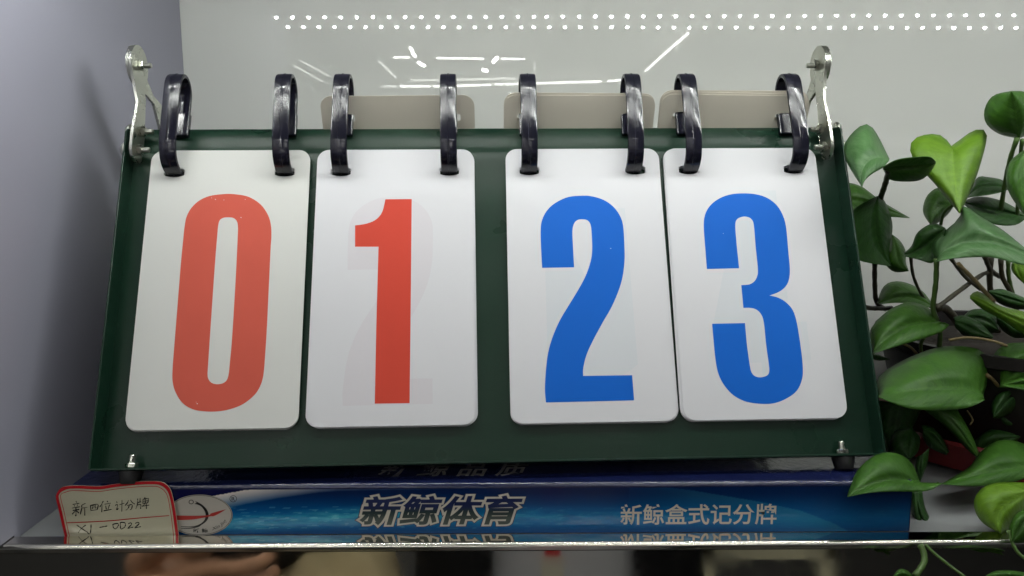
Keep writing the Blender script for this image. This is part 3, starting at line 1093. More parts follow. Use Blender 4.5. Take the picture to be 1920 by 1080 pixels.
card = tagshape('tag_paper', [tagloop(0)], M_tag, 0, tg)
sm = card.modifiers.new('thickness', 'SOLIDIFY')
sm.thickness = .0004
sm.offset = -1
tagshape('tag_border', [tagloop(0), tagloop(5.6)], M_tagred, .0001, tg)
tagshape('tag_inner_border', [tagloop(8.6), tagloop(9.7)], M_tagred, .0001, tg)
tagshape('tag_rule', [[(128, 979.2), (220, 974.2), (319, 965.6), (319, 964.2), (220, 972.6), (128, 977.7)]], M_tagred, .0001, tg)


def pen(name, strokes, ox, oy, sx, sy, slope=0.0, w=1.0):
    """pen strokes on a 10 x 10 grid (y down) as thin ribbons; joined as one handwritten line"""
    v, f = [], []
    for st in strokes:
        pts = spline(st, 4) if len(st) > 2 else [st[0][:2], st[1][:2]]
        pts = [(ox + a * sx, oy + b * sy + slope * a * sx) for a, b in pts]
        for i, p in enumerate(pts):
            a, b = pts[max(i - 1, 0)], pts[min(i + 1, len(pts) - 1)]
            dx, dy = b[0] - a[0], b[1] - a[1]
            l = math.hypot(dx, dy) or 1
            ww = w * (.5 + .22 * math.sin(i * 1.7 + p[0]))
            k = len(v)
            v.append(tag_pt(p[0] - dy / l * ww, p[1] + dx / l * ww, .00022))
            v.append(tag_pt(p[0] + dy / l * ww, p[1] - dx / l * ww, .00022))
            if i:
                f.append((k - 2, k - 1, k + 1, k))
    return v, f


CH1 = {
    'xin': [[(2.6, 0), (3.2, 1)], [(.6, 2.2), (2.5, 1.9), (4.8, 1.6)], [(1.6, 2.7), (2, 3.6)], [(3.9, 2.4), (3.3, 3.5)], [(.2, 4.6), (5.2, 3.9)], [(.7, 6.3), (4.9, 5.7)], [(2.7, 4.0), (2.9, 9.8), (2.2, 9.2)], [(2.5, 6.6), (.4, 8.8)], [(3.1, 6.6), (4.8, 8.2)],
            [(8.8, 1.8), (6.6, 2.8), (6.4, 5), (5.6, 9.2)], [(6.3, 4.9), (10, 4.4)], [(8.3, 4.8), (8.5, 10)]],
    'si': [[(1, 2.8), (1.6, 7.6)], [(1, 2.9), (8.8, 2.2), (8.2, 7.2)], [(3.8, 2.8), (3.6, 5), (2.8, 6)], [(6, 2.6), (6, 5.2), (7.4, 5.2)], [(1.6, 7.5), (8.2, 7)]],
    'wei': [[(2.8, .5), (1.6, 3), (.1, 5.2)], [(1.9, 3.2), (1.9, 9.6)], [(6, .6), (6.8, 1.8)], [(4, 3.2), (9.2, 2.6)], [(5, 4.4), (5.6, 7.6)], [(8.2, 3.8), (7, 7.6)], [(3.4, 8.6), (10, 7.8)]],
    'ji': [[(1.4, 1.6), (2.3, 2.6)], [(.4, 4.6), (2.6, 4.2), (2.1, 8.2), (3.6, 7.0)], [(4.6, 4.2), (9.2, 3.4)], [(6.8, .8), (7, 9.8)]],
    'fen': [[(3.6, 1), (2.4, 3.4), (.3, 5.4)], [(5.6, .8), (7.2, 3), (10, 4.6)], [(2.6, 5.4), (7.2, 5), (6.8, 8.8), (5.4, 9)], [(4.6, 5.2), (3.6, 7.8), (1.4, 9.4)]],
    'pai': [[(1.4, .8), (1.5, 5), (.4, 9.6)], [(3.2, .4), (3.2, 4)], [(1.5, 4.2), (4.2, 3.8)], [(1.5, 6.4), (3.8, 6.1), (3.8, 9.8)], [(6.8, 0), (6.2, 1.4)], [(5.2, 1.6), (5.4, 5.4)], [(5.2, 1.7), (9.2, 1.2), (8.8, 5)], [(5.4, 3.4), (8.9, 3)], [(5.4, 5.3), (8.8, 4.9)], [(7.1, 1.5), (6.8, 5.4), (5, 7.4)], [(4.6, 7.6), (10, 6.9)], [(7.9, 5.4), (8, 10)]],
    'X': [[(.5, 2), (3.5, 4.6), (9, 8.8)], [(8, 2.4), (4.2, 5.6), (1.6, 9.6)]],
    'J': [[(6.5, .8), (6.2, 5), (5, 9.4), (2.4, 9.8), (.5, 7.6)]],
    '-': [[(0, 5.6), (4, 4.8), (9.6, 3.8)]],
    '0': [[(1, 2.6), (1.8, 6.4), (4.4, 7.8), (7.4, 5), (7.4, 2.4), (4, 2.2), (.8, 2.8)]],
    'O': [[(1.2, 1.2), (1.6, 7.8), (4.4, 8.2), (7.6, 5.8), (7.4, 2.4), (3.2, 1.4), (.8, 1.8)]],
    '2': [[(1.6, 3), (5, 1.8), (6.6, 3.6), (3.6, 6), (1.2, 8), (3.2, 7.8), (9, 7)]],
}
hv, hf = [], []
line1 = [('xin', 136.5, 938.5, 3.0, 2.7), ('si', 170.5, 940, 1.75, 2.0), ('wei', 189.5, 937, 2.2, 2.2), ('ji', 217, 935.5, 1.9, 2.3), ('fen', 235, 935.5, 1.9, 2.1), ('pai', 255, 932.8, 2.6, 2.1)]
line2 = [('X', 145.5, 978, 2.3, 2.0), ('J', 166, 979, 1.25, 1.95), ('-', 190, 979.5, 1.5, 1.2), ('0', 213, 976, 1.5, 1.7), ('O', 226.5, 975, 1.4, 1.7), ('2', 240.5, 975.6, 1.3, 1.6), ('2', 253, 974.8, 1.5, 1.6)]
for ch, ox, oy, sx, sy in line1 + line2:
    a, b = pen('', CH1[ch], ox, oy, sx, sy, -.05, 1.45)
    k = len(hv)
    hv += a
    hf += [tuple(i + k for i in q) for q in b]
obj('handwriting', mesh('handwriting', hv, hf), M_ink, tg)

# ------------------------------------------------------------------ the pothos plant
pot_c = (.330, .515)
plant = thing('potted_plant', 'leafy green pothos in a dark pot on a red saucer, right of the scoreboard', 'plant', (*pot_c, ZS))
pot = MB().lathe([(.066, .006), (.070, .02), (.081, .064), (.085, .066), (.085, .073), (.080, .073), (.078, .062), (.001, .062)], (*pot_c, ZS), 48)
o = obj('pot', autosmooth(pot.me('pot'), 40), M_pot, plant)
o = obj('saucer', autosmooth(MB().lathe([(.078, 0.0002), (.092, .004), (.095, .019), (.093, .0205), (.090, .018), (.078, .005), (0, .005)], (*pot_c, ZS), 48).me('saucer'), 40), M_saucer, plant)
o = obj('soil', MB().lathe([(.0775, .0625), (.06, .066), (.02, .067), (0.001, .067)], (*pot_c, ZS), 32).me('soil', True), M_soil, plant)


def crop(k, pts):
    ox, oy, s = {'A': (1560, 140, 3.6), 'B': (1560, 400, 3.6), 'C': (1560, 640, 3.0), 'D': (1440, 760, 3.375), 'P': (0, 0, 1)}[k]
    return [(ox + x / s, oy + y / s) for x, y in pts]


def resample(pts, n):
    s = spline([tuple(p) for p in pts], 8) if len(pts) > 2 else [pts[0], pts[1]]
    d = [0]
    for a, b in zip(s, s[1:]):
        d.append(d[-1] + math.hypot(b[0] - a[0], b[1] - a[1]))
    out = []
    for k in range(n):
        t = d[-1] * k / (n - 1)
        j = 0
        while j < len(d) - 2 and d[j + 1] < t:
            j += 1
        w = (t - d[j]) / max(1e-9, d[j + 1] - d[j])
        out.append((lerp(s[j][0], s[j + 1][0], w), lerp(s[j][1], s[j + 1][1], w)))
    return out


def leaf(k, Lp, Mp, Rp, Yb, Yt, dl, dr, mt, label=None, cup=.0025):
    n, h = 18, 6
    Lr, Mr, Rr = (resample(crop(k, p), n) for p in (Lp, Mp, Rp))
    verts, uvs = [], []
    for i in range(n):
        t = i / (n - 1)
        Y = lerp(Yb, Yt, t)
        for j in range(-h, h + 1):
            s = abs(j) / h
            E = Lr[i] if j < 0 else Rr[i]
            px, py = lerp(Mr[i][0], E[0], s), lerp(Mr[i][1], E[1], s)
            dd = (dl if j < 0 else dr)
            y = Y + dd * s ** 1.3 - cup * math.sin(math.pi * s) * math.sin(math.pi * t) + .0012 * math.exp(-(s / .08) ** 2)
            y += .0006 * math.sin(11 * t - 2.2 * s + i * .1) * s
            P = atY(px, py, y)
            verts.append(P)
            uvs.append((j / h, t))
    w = 2 * h + 1
    faces = [(i * w + j, i * w + j + 1, (i + 1) * w + j + 1, (i + 1) * w + j) for i in range(n - 1) for j in range(w - 1)]
    me = mesh('leaf', verts, faces, True)
    uvl = me.uv_layers.new(name='UVMap')
    for p in me.polygons:
        for li in p.loop_indices:
            uvl.data[li].uv = uvs[me.loops[li].vertex_index]
    o = obj('leaf', me, mt, plant)
    sd = o.modifiers.new('thickness', 'SOLIDIFY')
    sd.thickness = .0003
    if label:
        o['label'] = label
    return o


G, DK, PL, YG = M_leaf, M_leafd, M_leafl, M_leafy
leaf('A', [(385, 570), (250, 340), (110, 430), (90, 560), (205, 758)], [(385, 575), (300, 560), (230, 600), (200, 680), (205, 758)], [(385, 580), (345, 625), (270, 670), (225, 710), (205, 758)], .440, .425, .025, -.004, PL, 'pale folded leaf at the top left of the plant')
leaf('A', [(345, 625), (440, 575), (560, 558), (660, 556), (700, 592)], [(345, 640), (450, 625), (560, 620), (640, 610), (700, 596)], [(345, 640), (400, 712), (560, 720), (640, 685), (702, 602)], .440, .430, -.010, .012, G)
leaf('A', [(805, 485), (740, 415), (640, 405), (540, 450), (545, 560), (700, 740), (862, 935)], [(805, 485), (808, 500), (812, 540), (818, 620), (828, 700), (840, 800), (862, 935)], [(805, 485), (860, 445), (960, 378), (1038, 385), (1030, 490), (960, 720), (862, 935)], .470, .440, .012, .016, YG, 'bright yellow green heart shaped leaf near the top')
leaf('A', [(1260, 432), (1130, 402), (1040, 330), (1030, 230), (1090, 140), (1210, 110)], [(1262, 430), (1250, 330), (1235, 220), (1210, 110)], [(1265, 432), (1350, 380), (1420, 290), (1390, 170), (1300, 115), (1210, 110)], .47, .455, .012, .012, G)
leaf('A', [(1300, 510), (1210, 580), (1175, 680), (1200, 800), (1310, 960)], [(1300, 510), (1285, 600), (1275, 700), (1280, 800), (1310, 960)], [(1300, 510), (1360, 600), (1390, 700), (1370, 820), (1310, 960)], .45, .44, .01, .01, G)
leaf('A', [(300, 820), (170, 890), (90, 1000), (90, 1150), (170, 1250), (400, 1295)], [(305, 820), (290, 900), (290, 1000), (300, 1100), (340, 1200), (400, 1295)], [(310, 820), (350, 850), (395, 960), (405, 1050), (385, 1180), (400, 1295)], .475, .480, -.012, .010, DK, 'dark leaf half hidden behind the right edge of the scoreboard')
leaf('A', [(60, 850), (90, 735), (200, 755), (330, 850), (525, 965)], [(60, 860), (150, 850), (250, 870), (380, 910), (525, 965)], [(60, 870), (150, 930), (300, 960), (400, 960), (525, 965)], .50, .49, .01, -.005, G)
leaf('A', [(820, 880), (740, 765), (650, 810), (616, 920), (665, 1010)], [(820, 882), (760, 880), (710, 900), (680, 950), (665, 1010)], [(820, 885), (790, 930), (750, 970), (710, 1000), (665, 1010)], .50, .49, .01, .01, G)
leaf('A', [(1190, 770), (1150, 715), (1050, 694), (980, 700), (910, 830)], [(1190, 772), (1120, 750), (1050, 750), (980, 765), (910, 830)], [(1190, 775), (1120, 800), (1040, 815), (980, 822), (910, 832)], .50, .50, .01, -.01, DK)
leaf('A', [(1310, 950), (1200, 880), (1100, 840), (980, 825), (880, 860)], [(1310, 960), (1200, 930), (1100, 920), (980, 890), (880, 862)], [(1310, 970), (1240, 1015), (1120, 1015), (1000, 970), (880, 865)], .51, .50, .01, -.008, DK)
leaf('B', [(705, 320), (665, 220), (760, 120), (860, 30), (880, -60), (1000, 20), (1150, 110), (1300, 230), (1420, 320)], [(705, 322), (760, 250), (900, 190), (1080, 190), (1250, 240), (1420, 322)], [(705, 325), (800, 306), (950, 297), (1100, 300), (1280, 345), (1420, 330)], .445, .43, .016, -.008, PL, 'large pale leaf spreading to the right edge')
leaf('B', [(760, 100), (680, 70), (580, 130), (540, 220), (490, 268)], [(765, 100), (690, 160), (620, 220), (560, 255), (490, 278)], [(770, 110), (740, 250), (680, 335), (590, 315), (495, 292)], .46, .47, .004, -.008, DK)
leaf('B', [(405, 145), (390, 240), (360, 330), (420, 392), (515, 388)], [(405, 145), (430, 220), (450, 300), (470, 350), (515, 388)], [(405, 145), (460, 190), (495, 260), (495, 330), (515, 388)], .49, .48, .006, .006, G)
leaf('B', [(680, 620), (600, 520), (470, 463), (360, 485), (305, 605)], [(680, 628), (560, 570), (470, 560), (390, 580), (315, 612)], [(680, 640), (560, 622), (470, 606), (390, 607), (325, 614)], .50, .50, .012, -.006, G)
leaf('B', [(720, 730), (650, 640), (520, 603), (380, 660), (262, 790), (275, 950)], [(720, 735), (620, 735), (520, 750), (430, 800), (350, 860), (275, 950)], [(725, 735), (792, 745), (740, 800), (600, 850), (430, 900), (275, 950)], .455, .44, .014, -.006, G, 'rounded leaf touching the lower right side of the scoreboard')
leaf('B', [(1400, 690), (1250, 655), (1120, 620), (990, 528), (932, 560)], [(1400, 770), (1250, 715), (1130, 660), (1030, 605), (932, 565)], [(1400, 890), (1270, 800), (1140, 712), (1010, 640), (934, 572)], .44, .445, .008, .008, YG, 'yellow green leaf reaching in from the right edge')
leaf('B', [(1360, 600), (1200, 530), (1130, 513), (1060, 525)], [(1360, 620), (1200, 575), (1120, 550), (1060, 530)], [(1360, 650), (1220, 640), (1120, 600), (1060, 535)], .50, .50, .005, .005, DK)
leaf('B', [(1216, 335), (1214, 380), (1250, 430), (1300, 475)], [(1240, 335), (1250, 380), (1270, 430), (1300, 475)], [(1330, 340), (1340, 390), (1330, 440), (1300, 475)], .50, .50, .005, .005, YG)
leaf('B', [(272, 942), (320, 955), (388, 984)], [(275, 955), (320, 970), (388, 985)], [(280, 985), (320, 995), (388, 987)], .47, .47, .003, .003, DK)
leaf('C', [(850, 300), (890, 180), (850, 60), (700, 28), (560, 45), (380, 120), (250, 215), (262, 308)], [(850, 300), (720, 262), (560, 262), (400, 282), (262, 310)], [(850, 305), (862, 330), (740, 378), (520, 387), (390, 366), (262, 314)], .43, .405, .035, -.010, G, 'broad dark leaf in front of the pot')
leaf('C', [(940, 260), (895, 180), (900, 90), (980, 15), (1130, 8)], [(942, 258), (1000, 190), (1060, 120), (1130, 60)], [(945, 260), (1040, 255), (1130, 200), (1150, 120), (1130, 60)], .45, .44, .015, .0, G)
leaf('C', [(955, 238), (1020, 215), (1080, 200), (1180, 250)], [(955, 241), (1040, 240), (1100, 240), (1180, 255)], [(955, 245), (1040, 268), (1100, 275), (1180, 262)], .44, .44, .004, -.006, G)
leaf('C', [(490, 790), (445, 685), (360, 632), (250, 640), (140, 735), (88, 873)], [(500, 796), (400, 775), (320, 775), (220, 805), (88, 874)], [(622, 800), (530, 842), (320, 846), (200, 855), (88, 876)], .385, .365, .014, -.006, G, 'bright leaf hanging over the front right end of the blue box')
leaf('C', [(440, 487), (370, 500), (330, 570), (345, 630), (435, 662)], [(445, 487), (430, 540), (425, 600), (430, 640), (437, 662)], [(450, 490), (492, 545), (485, 610), (465, 640), (438, 662)], .44, .43, .006, .006, DK)
leaf('C', [(1180, 640), (1060, 570), (940, 560), (840, 620), (770, 710), (620, 802)], [(1180, 690), (1000, 715), (880, 735), (760, 765), (620, 803)], [(1180, 730), (1050, 782), (880, 813), (720, 813), (620, 804)], .42, .40, .022, -.006, G, 'wide leaf low in front of the red saucer')
leaf('C', [(1120, 800), (960, 795), (850, 825), (800, 910), (840, 1010), (950, 1080)], [(1120, 850), (1040, 880), (960, 930), (930, 1000), (950, 1080)], [(1120, 870), (1100, 960), (1050, 1030), (950, 1082)], .380, .366, .010, .008, YG, 'yellow green leaf at the lower right corner')
leaf('C', [(1130, 930), (1040, 970), (1000, 1050), (1010, 1130)], [(1130, 960), (1080, 1010), (1050, 1060), (1010, 1130)], [(1180, 1000), (1150, 1080), (1080, 1130), (1010, 1132)], .366, .360, .004, .004, G)
leaf('C', [(440, 845), (448, 960), (480, 1040), (545, 1064), (612, 1066)], [(475, 845), (485, 940), (515, 1015), (612, 1066)], [(505, 845), (520, 930), (560, 1015), (612, 1066)], .40, .39, .004, .004, DK)
leaf('C', [(520, 385), (640, 480), (760, 605), (830, 665)], [(600, 385), (700, 480), (780, 590), (830, 665)], [(700, 380), (770, 500), (820, 620), (830, 665)], .44, .43, .006, .006, G)
leaf('C', [(240, 330), (255, 450), (290, 560), (315, 640)], [(380, 350), (360, 450), (330, 560), (318, 640)], [(510, 360), (460, 470), (380, 590), (320, 640)], .455, .45, .006, .006, DK)
leaf('C', [(480, 650), (470, 700), (480, 750), (490, 800)], [(500, 640), (495, 700), (495, 750), (490, 800)], [(545, 600), (535, 680), (515, 740), (490, 800)], .43, .43, .004, .004, DK)
leaf('D', [(930, 1100), (880, 1050), (830, 1040), (790, 1090)], [(930, 1120), (880, 1090), (830, 1080), (790, 1100)], [(930, 1140), (880, 1130), (830, 1120), (790, 1110)], .352, .350, .002, -.002, G)
leaf('D', [(1700, 1080), (1560, 1050), (1440, 1052), (1370, 1090)], [(1700, 1110), (1560, 1090), (1440, 1085), (1370, 1095)], [(1700, 1140), (1560, 1130), (1440, 1120), (1370, 1100)], .352, .350, .002, -.002, G)


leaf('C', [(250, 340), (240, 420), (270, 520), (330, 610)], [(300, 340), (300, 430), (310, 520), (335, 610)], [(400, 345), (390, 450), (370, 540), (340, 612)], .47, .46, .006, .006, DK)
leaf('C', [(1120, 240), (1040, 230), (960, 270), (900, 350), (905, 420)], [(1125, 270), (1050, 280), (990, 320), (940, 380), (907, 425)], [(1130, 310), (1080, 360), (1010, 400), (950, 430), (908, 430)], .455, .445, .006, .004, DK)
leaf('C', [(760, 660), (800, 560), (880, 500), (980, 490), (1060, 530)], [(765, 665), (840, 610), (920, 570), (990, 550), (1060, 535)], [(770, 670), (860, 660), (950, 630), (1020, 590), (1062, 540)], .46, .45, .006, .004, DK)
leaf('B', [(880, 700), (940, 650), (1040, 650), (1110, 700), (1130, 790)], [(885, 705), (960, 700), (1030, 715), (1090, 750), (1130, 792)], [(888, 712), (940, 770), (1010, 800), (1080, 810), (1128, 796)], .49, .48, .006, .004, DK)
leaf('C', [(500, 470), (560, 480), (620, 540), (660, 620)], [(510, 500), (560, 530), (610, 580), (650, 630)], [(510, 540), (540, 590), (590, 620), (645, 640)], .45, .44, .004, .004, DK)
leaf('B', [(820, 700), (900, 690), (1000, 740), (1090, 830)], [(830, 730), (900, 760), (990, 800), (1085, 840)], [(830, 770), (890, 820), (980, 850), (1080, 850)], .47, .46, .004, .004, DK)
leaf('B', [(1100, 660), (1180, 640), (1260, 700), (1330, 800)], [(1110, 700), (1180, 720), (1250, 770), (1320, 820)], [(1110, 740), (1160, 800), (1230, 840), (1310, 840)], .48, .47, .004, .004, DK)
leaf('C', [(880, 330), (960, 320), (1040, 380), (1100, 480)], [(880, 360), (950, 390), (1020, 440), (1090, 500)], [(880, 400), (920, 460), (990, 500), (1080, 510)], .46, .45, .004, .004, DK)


def stem(k, pts, w, Y, mt=M_stem):
    P = resample(crop(k, pts), 14)
    Ys = Y if isinstance(Y, tuple) else (Y, Y)
    P3 = [atY(a, b, lerp(Ys[0], Ys[1], i / 13)) for i, (a, b) in enumerate(P)]
    r = w / F * Ys[0] / 2
    o = obj('stem', MB().tube(P3, [r * (1.15 if i in (0, 13) else 1 + .08 * math.sin(i * 2.3)) for i in range(14)], 8).me('stem', True), mt, plant)
    return o


stem('A', [(385, 640), (365, 720), (325, 840)], 11, (.442, .485), M_stemb)
stem('A', [(1250, 430), (1205, 560), (1165, 750), (1140, 910)], 9, (.47, .50))
stem('A', [(1285, 440), (1275, 520), (1260, 700), (1250, 960)], 7, (.47, .51))
stem('A', [(830, 870), (760, 930), (735, 1010)], 6, (.48, .50))
stem('B', [(290, 320), (288, 450), (300, 600), (360, 645)], 9, (.49, .52), M_stemb)
stem('B', [(532, 295), (548, 420), (600, 540), (665, 630)], 6, (.48, .51), M_stemb)
stem('B', [(706, 310), (702, 450), (690, 560), (680, 640), (705, 720)], 10, (.446, .46))
stem('B', [(705, 640), (850, 530), (960, 450), (1050, 398), (1130, 425)], 9, (.49, .54), M_stemb)
stem('B', [(800, 300), (900, 430), (1000, 510)], 7, (.50, .52), M_stemb)
stem('B', [(850, 340), (960, 450), (1090, 595)], 8, (.48, .45), M_stemt)
stem('B', [(1030, 290), (1070, 380), (1130, 425)], 9, (.52, .54), M_stemb)
stem('B', [(1140, 310), (1150, 430), (1210, 540), (1260, 700)], 9, (.52, .53), M_stemb)
stem('B', [(1070, 300), (1065, 480), (1090, 640), (1120, 800)], 11, (.53, .54), M_stemb)
stem('B', [(1190, 320), (1195, 440), (1240, 620)], 8, (.52, .53))
stem('B', [(790, 855), (920, 838), (1080, 860), (1180, 895)], 5, (.445, .44), M_stemt)
stem('B', [(200, 620), (260, 640), (400, 640)], 9, (.50, .52), M_stemb)
stem('B', [(700, 640), (760, 640), (820, 700), (900, 800)], 16, (.50, .53), M_stemb)
stem('B', [(480, 880), (530, 905), (570, 945)], 5, (.47, .48), M_stemt)
stem('B', [(720, 740), (730, 820), (725, 900)], 9, (.46, .47))
stem('B', [(620, 840), (600, 880), (600, 930)], 7, (.47, .48))
stem('C', [(870, 190), (905, 215), (935, 250), (1000, 290), (1100, 330)], 7, (.45, .46), M_stemt)
stem('C', [(600, 798), (560, 815), (480, 800)], 6, (.388, .386))
stem('D', [(960, 880), (985, 930), (985, 1000), (930, 1080)], 12, (.3615, .352))
stem('D', [(995, 880), (1080, 960), (1250, 1090)], 6, (.3615, .350))
stem('D', [(1520, 790), (1550, 880), (1590, 940), (1640, 980)], 7, (.3635, .356))
stem('C', [(760, 390), (790, 440), (775, 470)], 3, (.44, .44), M_stemt)

# ------------------------------------------------------------------ what the polished fascia mirrors: the photographer and things behind
M_coat = mat('dark_coat_cloth', (0.010, 0.010, 0.012), .9, bump=.3, bscale=60)
M_shirt = mat('grey_shirt_cloth', (0.74, 0.75, 0.80), .9, vary=.15, vscale=6)
M_skin = mat('skin', (0.50, 0.27, 0.16), .5, vary=.1, vscale=30)
M_trou = mat('dark_trousers_cloth', (0.02, 0.02, 0.03), .9)
M_hair = mat('black_hair', (0.01, 0.01, 0.01), .5)
M_lanr = mat('red_lanyard', (0.75, 0.01, 0.02), .5)
M_lanw = mat('white_badge', (0.8, 0.76, 0.62), .5)
M_tote = mat('beige_canvas', (0.88, 0.66, 0.40), .9, vary=.35, vscale=9, bump=.6, bscale=14)
M_chair = mat('cream_plastic', (0.85, 0.82, 0.62), .4)
M_blk = mat('black_bag_cloth', (0.015, 0.015, 0.015), .8)
M_phone = mat('black_phone', (0.01, 0.01, 0.01), .3)


def skin_obj(name, joints, bones, mt, parent=None, subd=2):
    me = bpy.data.meshes.new(name)
    me.from_pydata([j[:3] for j in joints], bones, [])
    o = obj(name, me, mt, parent)
    md = o.modifiers.new('skin', 'SKIN')
    sv = me.skin_vertices[0].data
    for i, j in enumerate(joints):
        sv[i].radius = (j[3], j[4] if len(j) > 4 else j[3])
        sv[i].use_root = (i == 0)
    md.use_smooth_shade = True
    s = o.modifiers.new('smooth', 'SUBSURF')
    s.levels = s.render_levels = subd
    return o


PY = -.30
per = thing('person', 'person in dark open coat over grey shirt, red lanyard, mirrored in the shelf trim', 'person', (.06, PY, -1.35))
cx = .06
J = [(cx, PY, -.46, .15, .10), (cx, PY, -.25, .14, .09), (cx, PY, -.02, .16, .09), (cx, PY - .01, .06, .055), (cx, PY, .12, .055), (cx, PY + .005, .20, .078, .09), (cx, PY, .28, .06, .07)]
Bn = [(i, i + 1) for i in range(6)]


def limb(pts, root):
    k = len(J)
    for p in pts:
        J.append(p)
    Bn.append((root, k))
    for i in range(len(pts) - 1):
        Bn.append((k + i, k + i + 1))


limb([(cx - .17, PY, .0, .055), (cx - .28, PY + .02, -.24, .042), (-.375, -.13, -.240, .028), (-.385, -.055, -.224, .026)], 2)
limb([(cx + .17, PY, .0, .055), (cx + .24, PY + .05, -.22, .042), (cx + .10, PY + .20, .02, .030), (.06, -.07, .12, .028)], 2)
limb([(cx - .09, PY, -.55, .085), (cx - .10, PY + .02, -.93, .055), (cx - .10, PY, -1.29, .038), (cx - .10, PY + .13, -1.32, .03)], 0)
limb([(cx + .09, PY, -.55, .085), (cx + .10, PY + .02, -.93, .055), (cx + .10, PY, -1.29, .038), (cx + .10, PY + .13, -1.32, .03)], 0)
skin_obj('body', J, Bn, M_skin, per)


def hand(base, dirv, side, spread, parent, s=1.0):
    """palm and five bent fingers as one continuous skinned piece"""
    b = Vector(base)
    d = Vector(dirv).normalized()
    s_ = Vector(spread).normalized()
    down = d.cross(s_).normalized()
    j = [(*b, .026 * s, .016 * s), (*(b + d * .045 * s), .034 * s, .014 * s), (*(b + d * .075 * s), .036 * s, .012 * s)]
    bn = [(0, 1), (1, 2)]
    for k, (off, ln) in enumerate(((-.030, .060), (-.010, .072), (.010, .078), (.029, .070))):
        p = b + d * .085 * s + s_ * off * s
        q = len(j)
        j += [(*p, .0095 * s), (*(p + d * ln * .42 * s + down * .010 * s), .0088 * s), (*(p + d * ln * .68 * s + down * .028 * s), .008 * s), (*(p + d * ln * .70 * s + down * .046 * s), .007 * s)]
        bn += [(2, q), (q, q + 1), (q + 1, q + 2), (q + 2, q + 3)]
    q = len(j)
    p = b + d * .030 * s + s_ * .040 * s
    j += [(*p, .013 * s), (*(p + d * .03 * s + s_ * .012 * s + down * .012 * s), .011 * s), (*(p + d * .052 * s + s_ * .008 * s + down * .026 * s), .009 * s)]
    bn += [(0, q), (q, q + 1), (q + 1, q + 2)]
    return skin_obj('hand', j, bn, M_skin, parent)


hand((-.39, -.045, -.228), (.93, .3, -.12), 1, (.12, .25, .95), per)
hand((.06, -.07, .125), (-.5, .15, .9), 1, (-.6, -.2, .5), per, .9)


def loft(name, secs, a0, a1, mt, parent, n=28):
    v, f = [], []
    for (x, y, z, rx_, ry_) in secs:
        for k in range(n + 1):
            a = math.radians(lerp(a0, a1, k / n))
            w = 1 + .03 * math.sin(a * 7 + z * 20)
            v.append((x + rx_ * w * math.sin(a), y + ry_ * w * math.cos(a), z))
    for i in range(len(secs) - 1):
        for k in range(n):
            f.append((i * (n + 1) + k, i * (n + 1) + k + 1, (i + 1) * (n + 1) + k + 1, (i + 1) * (n + 1) + k))
    o = obj(name, mesh(name, v, f, True), mt, parent)
    sd = o.modifiers.new('thickness', 'SOLIDIFY')
    sd.thickness = .004
    return o


sec = [(cx, PY, -.62, .185, .135), (cx, PY, -.45, .175, .13), (cx, PY, -.25, .165, .12), (cx, PY, -.08, .185, .115), (cx, PY, .0, .19, .10), (cx, PY, .05, .09, .07)]
loft('shirt', sec, -180, 180, M_shirt, per)
loft('coat', [(a, b, c, d_ + .022, e_ + .022) for a, b, c, d_, e_ in sec], 27, 333, M_coat, per)
for a, b in (((cx - .17, PY, .0), (cx - .28, PY + .02, -.24)), ((cx - .28, PY + .02, -.24), (-.345, -.13, -.235)), ((cx + .17, PY, .0), (cx + .24, PY + .05, -.22)), ((cx + .24, PY + .05, -.22), (cx + .12, PY + .18, .0))):
    obj('sleeve', MB().tube([a, Vector(a).lerp(Vector(b), .5), b], [.075, .066, .055], 16).me('sleeve', True), M_coat, per)
loft('trousers', [(cx, PY, -1.28, .16, .08), (cx, PY, -.9, .17, .11), (cx, PY, -.58, .18, .125)], -180, 180, M_trou, per)
obj('hair', MB().lathe([(.082, .20), (.092, .24), (.085, .29), (.05, .325), (.001, .335)], (cx, PY - .012, 0), 24, 1, 1.15).me('hair', True), M_hair, per)
for sx_ in (-.03, .03):
    obj('eye', MB().lathe([(.001, -.008), (.010, -.004), (.012, 0), (.010, .004), (.001, .008)], (cx + sx_, PY + .093, .215), 12).me('eye', True), M_lanw, per)
obj('nose', MB().tube([(cx, PY + .088, .215), (cx, PY + .112, .185), (cx, PY + .09, .178)], [.006, .012, .007], 8).me('nose', True), M_skin, per)
obj('mouth', MB().tube([(cx - .02, PY + .090, .160), (cx, PY + .098, .158), (cx + .02, PY + .090, .160)], .004, 6).me('mouth', True), M_ink_r, per)
YL = PY + .16
xl = .045
obj('lanyard', MB().box((xl - .009, YL - .002, -.265), (xl + .009, YL, .0)).me('lanyard'), M_lanr, per)
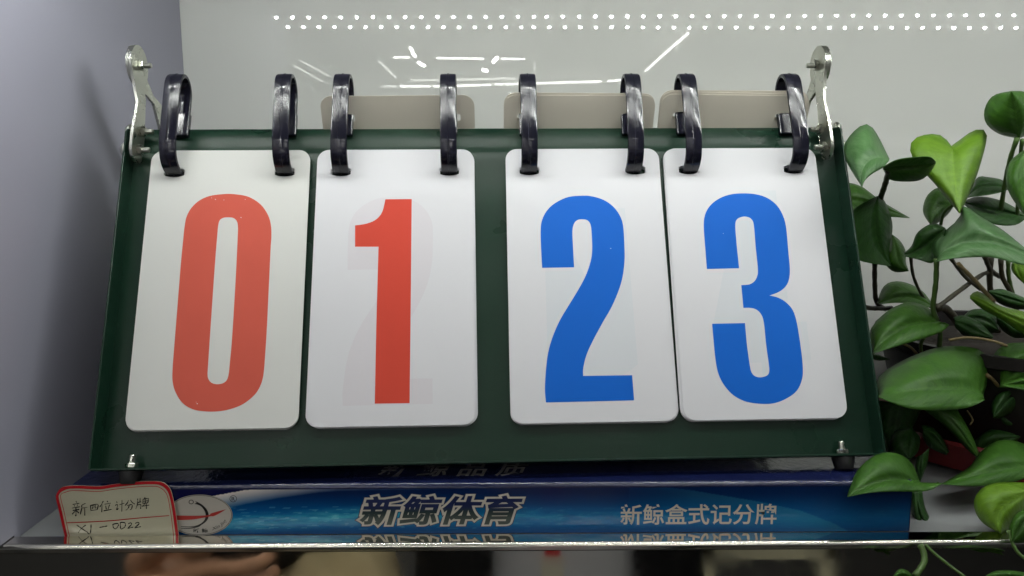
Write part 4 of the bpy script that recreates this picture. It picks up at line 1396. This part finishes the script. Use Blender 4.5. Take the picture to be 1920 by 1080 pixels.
obj('badge', MB().box((xl - .013, YL - .003, -.42), (xl + .013, YL, -.266)).me('badge'), M_lanw, per)
ph = obj('smartphone', MB().box((-.022, -.022, HC - .10), (.052, -.013, HC + .03)).me('smartphone'), M_phone)
bevel(ph, .003, 2)
tag(ph, 'black smartphone held up by the photographer, out of the frame', 'phone')
# lumpy cloth bundle, chair and bags further off
v, f = [], []
n1, n2 = 40, 20
for j in range(n2 + 1):
    for i in range(n1):
        a, b = 2 * math.pi * i / n1, math.pi * j / n2
        d = Vector((math.cos(a) * math.sin(b), math.sin(a) * math.sin(b), math.cos(b)))
        r = 1 + .28 * noise.noise(d * 3.3 + Vector((4, 1, 2))) + .09 * noise.noise(d * 7)
        v.append((-.265 + .118 * d.x * r, -.22 + .12 * d.y * r, -.385 + .115 * d.z * r))
for j in range(n2):
    for i in range(n1):
        i2 = (i + 1) % n1
        f.append((j * n1 + i, (j + 1) * n1 + i, (j + 1) * n1 + i2, j * n1 + i2))
o = obj('cloth_bundle', mesh('cloth_bundle', v, f, True), M_tote)
tag(o, 'crumpled beige cloth bundle on a dark stand, mirrored in the shelf trim', 'bundle')
o = obj('display_stand', MB().box((-.52, -.36, -1.35), (-.10, -.08, -.49)).me('display_stand'), M_blk)
tag(o, 'plain dark display stand under the crumpled beige bundle', 'stand')
ch = thing('chair', 'cream plastic chair behind the photographer, mirrored at the right end of the shelf trim', 'chair', (.52, -.95, -1.35))
obj('seat', MB().box((.47, -1.15, -.92), (.80, -.75, -.89)).me('seat'), M_chair, ch)
obj('backrest', MB().box((.47, -1.17, -.785), (.80, -1.14, -.70)).me('backrest'), M_chair, ch)
for x in (.47, .77):
    for y in (-1.17, -.79):
        obj('leg', MB().box((x, y, -1.35), (x + .03, y + .03, -.921 if y > -1 else -.66)).me('leg'), M_chair, ch)
o = obj('handbag', MB().box((.50, -1.05, -.889), (.66, -.90, -.735)).me('handbag'), M_blk)
bevel(o, .03, 3)
tag(o, 'black bag standing on the cream chair', 'bag')
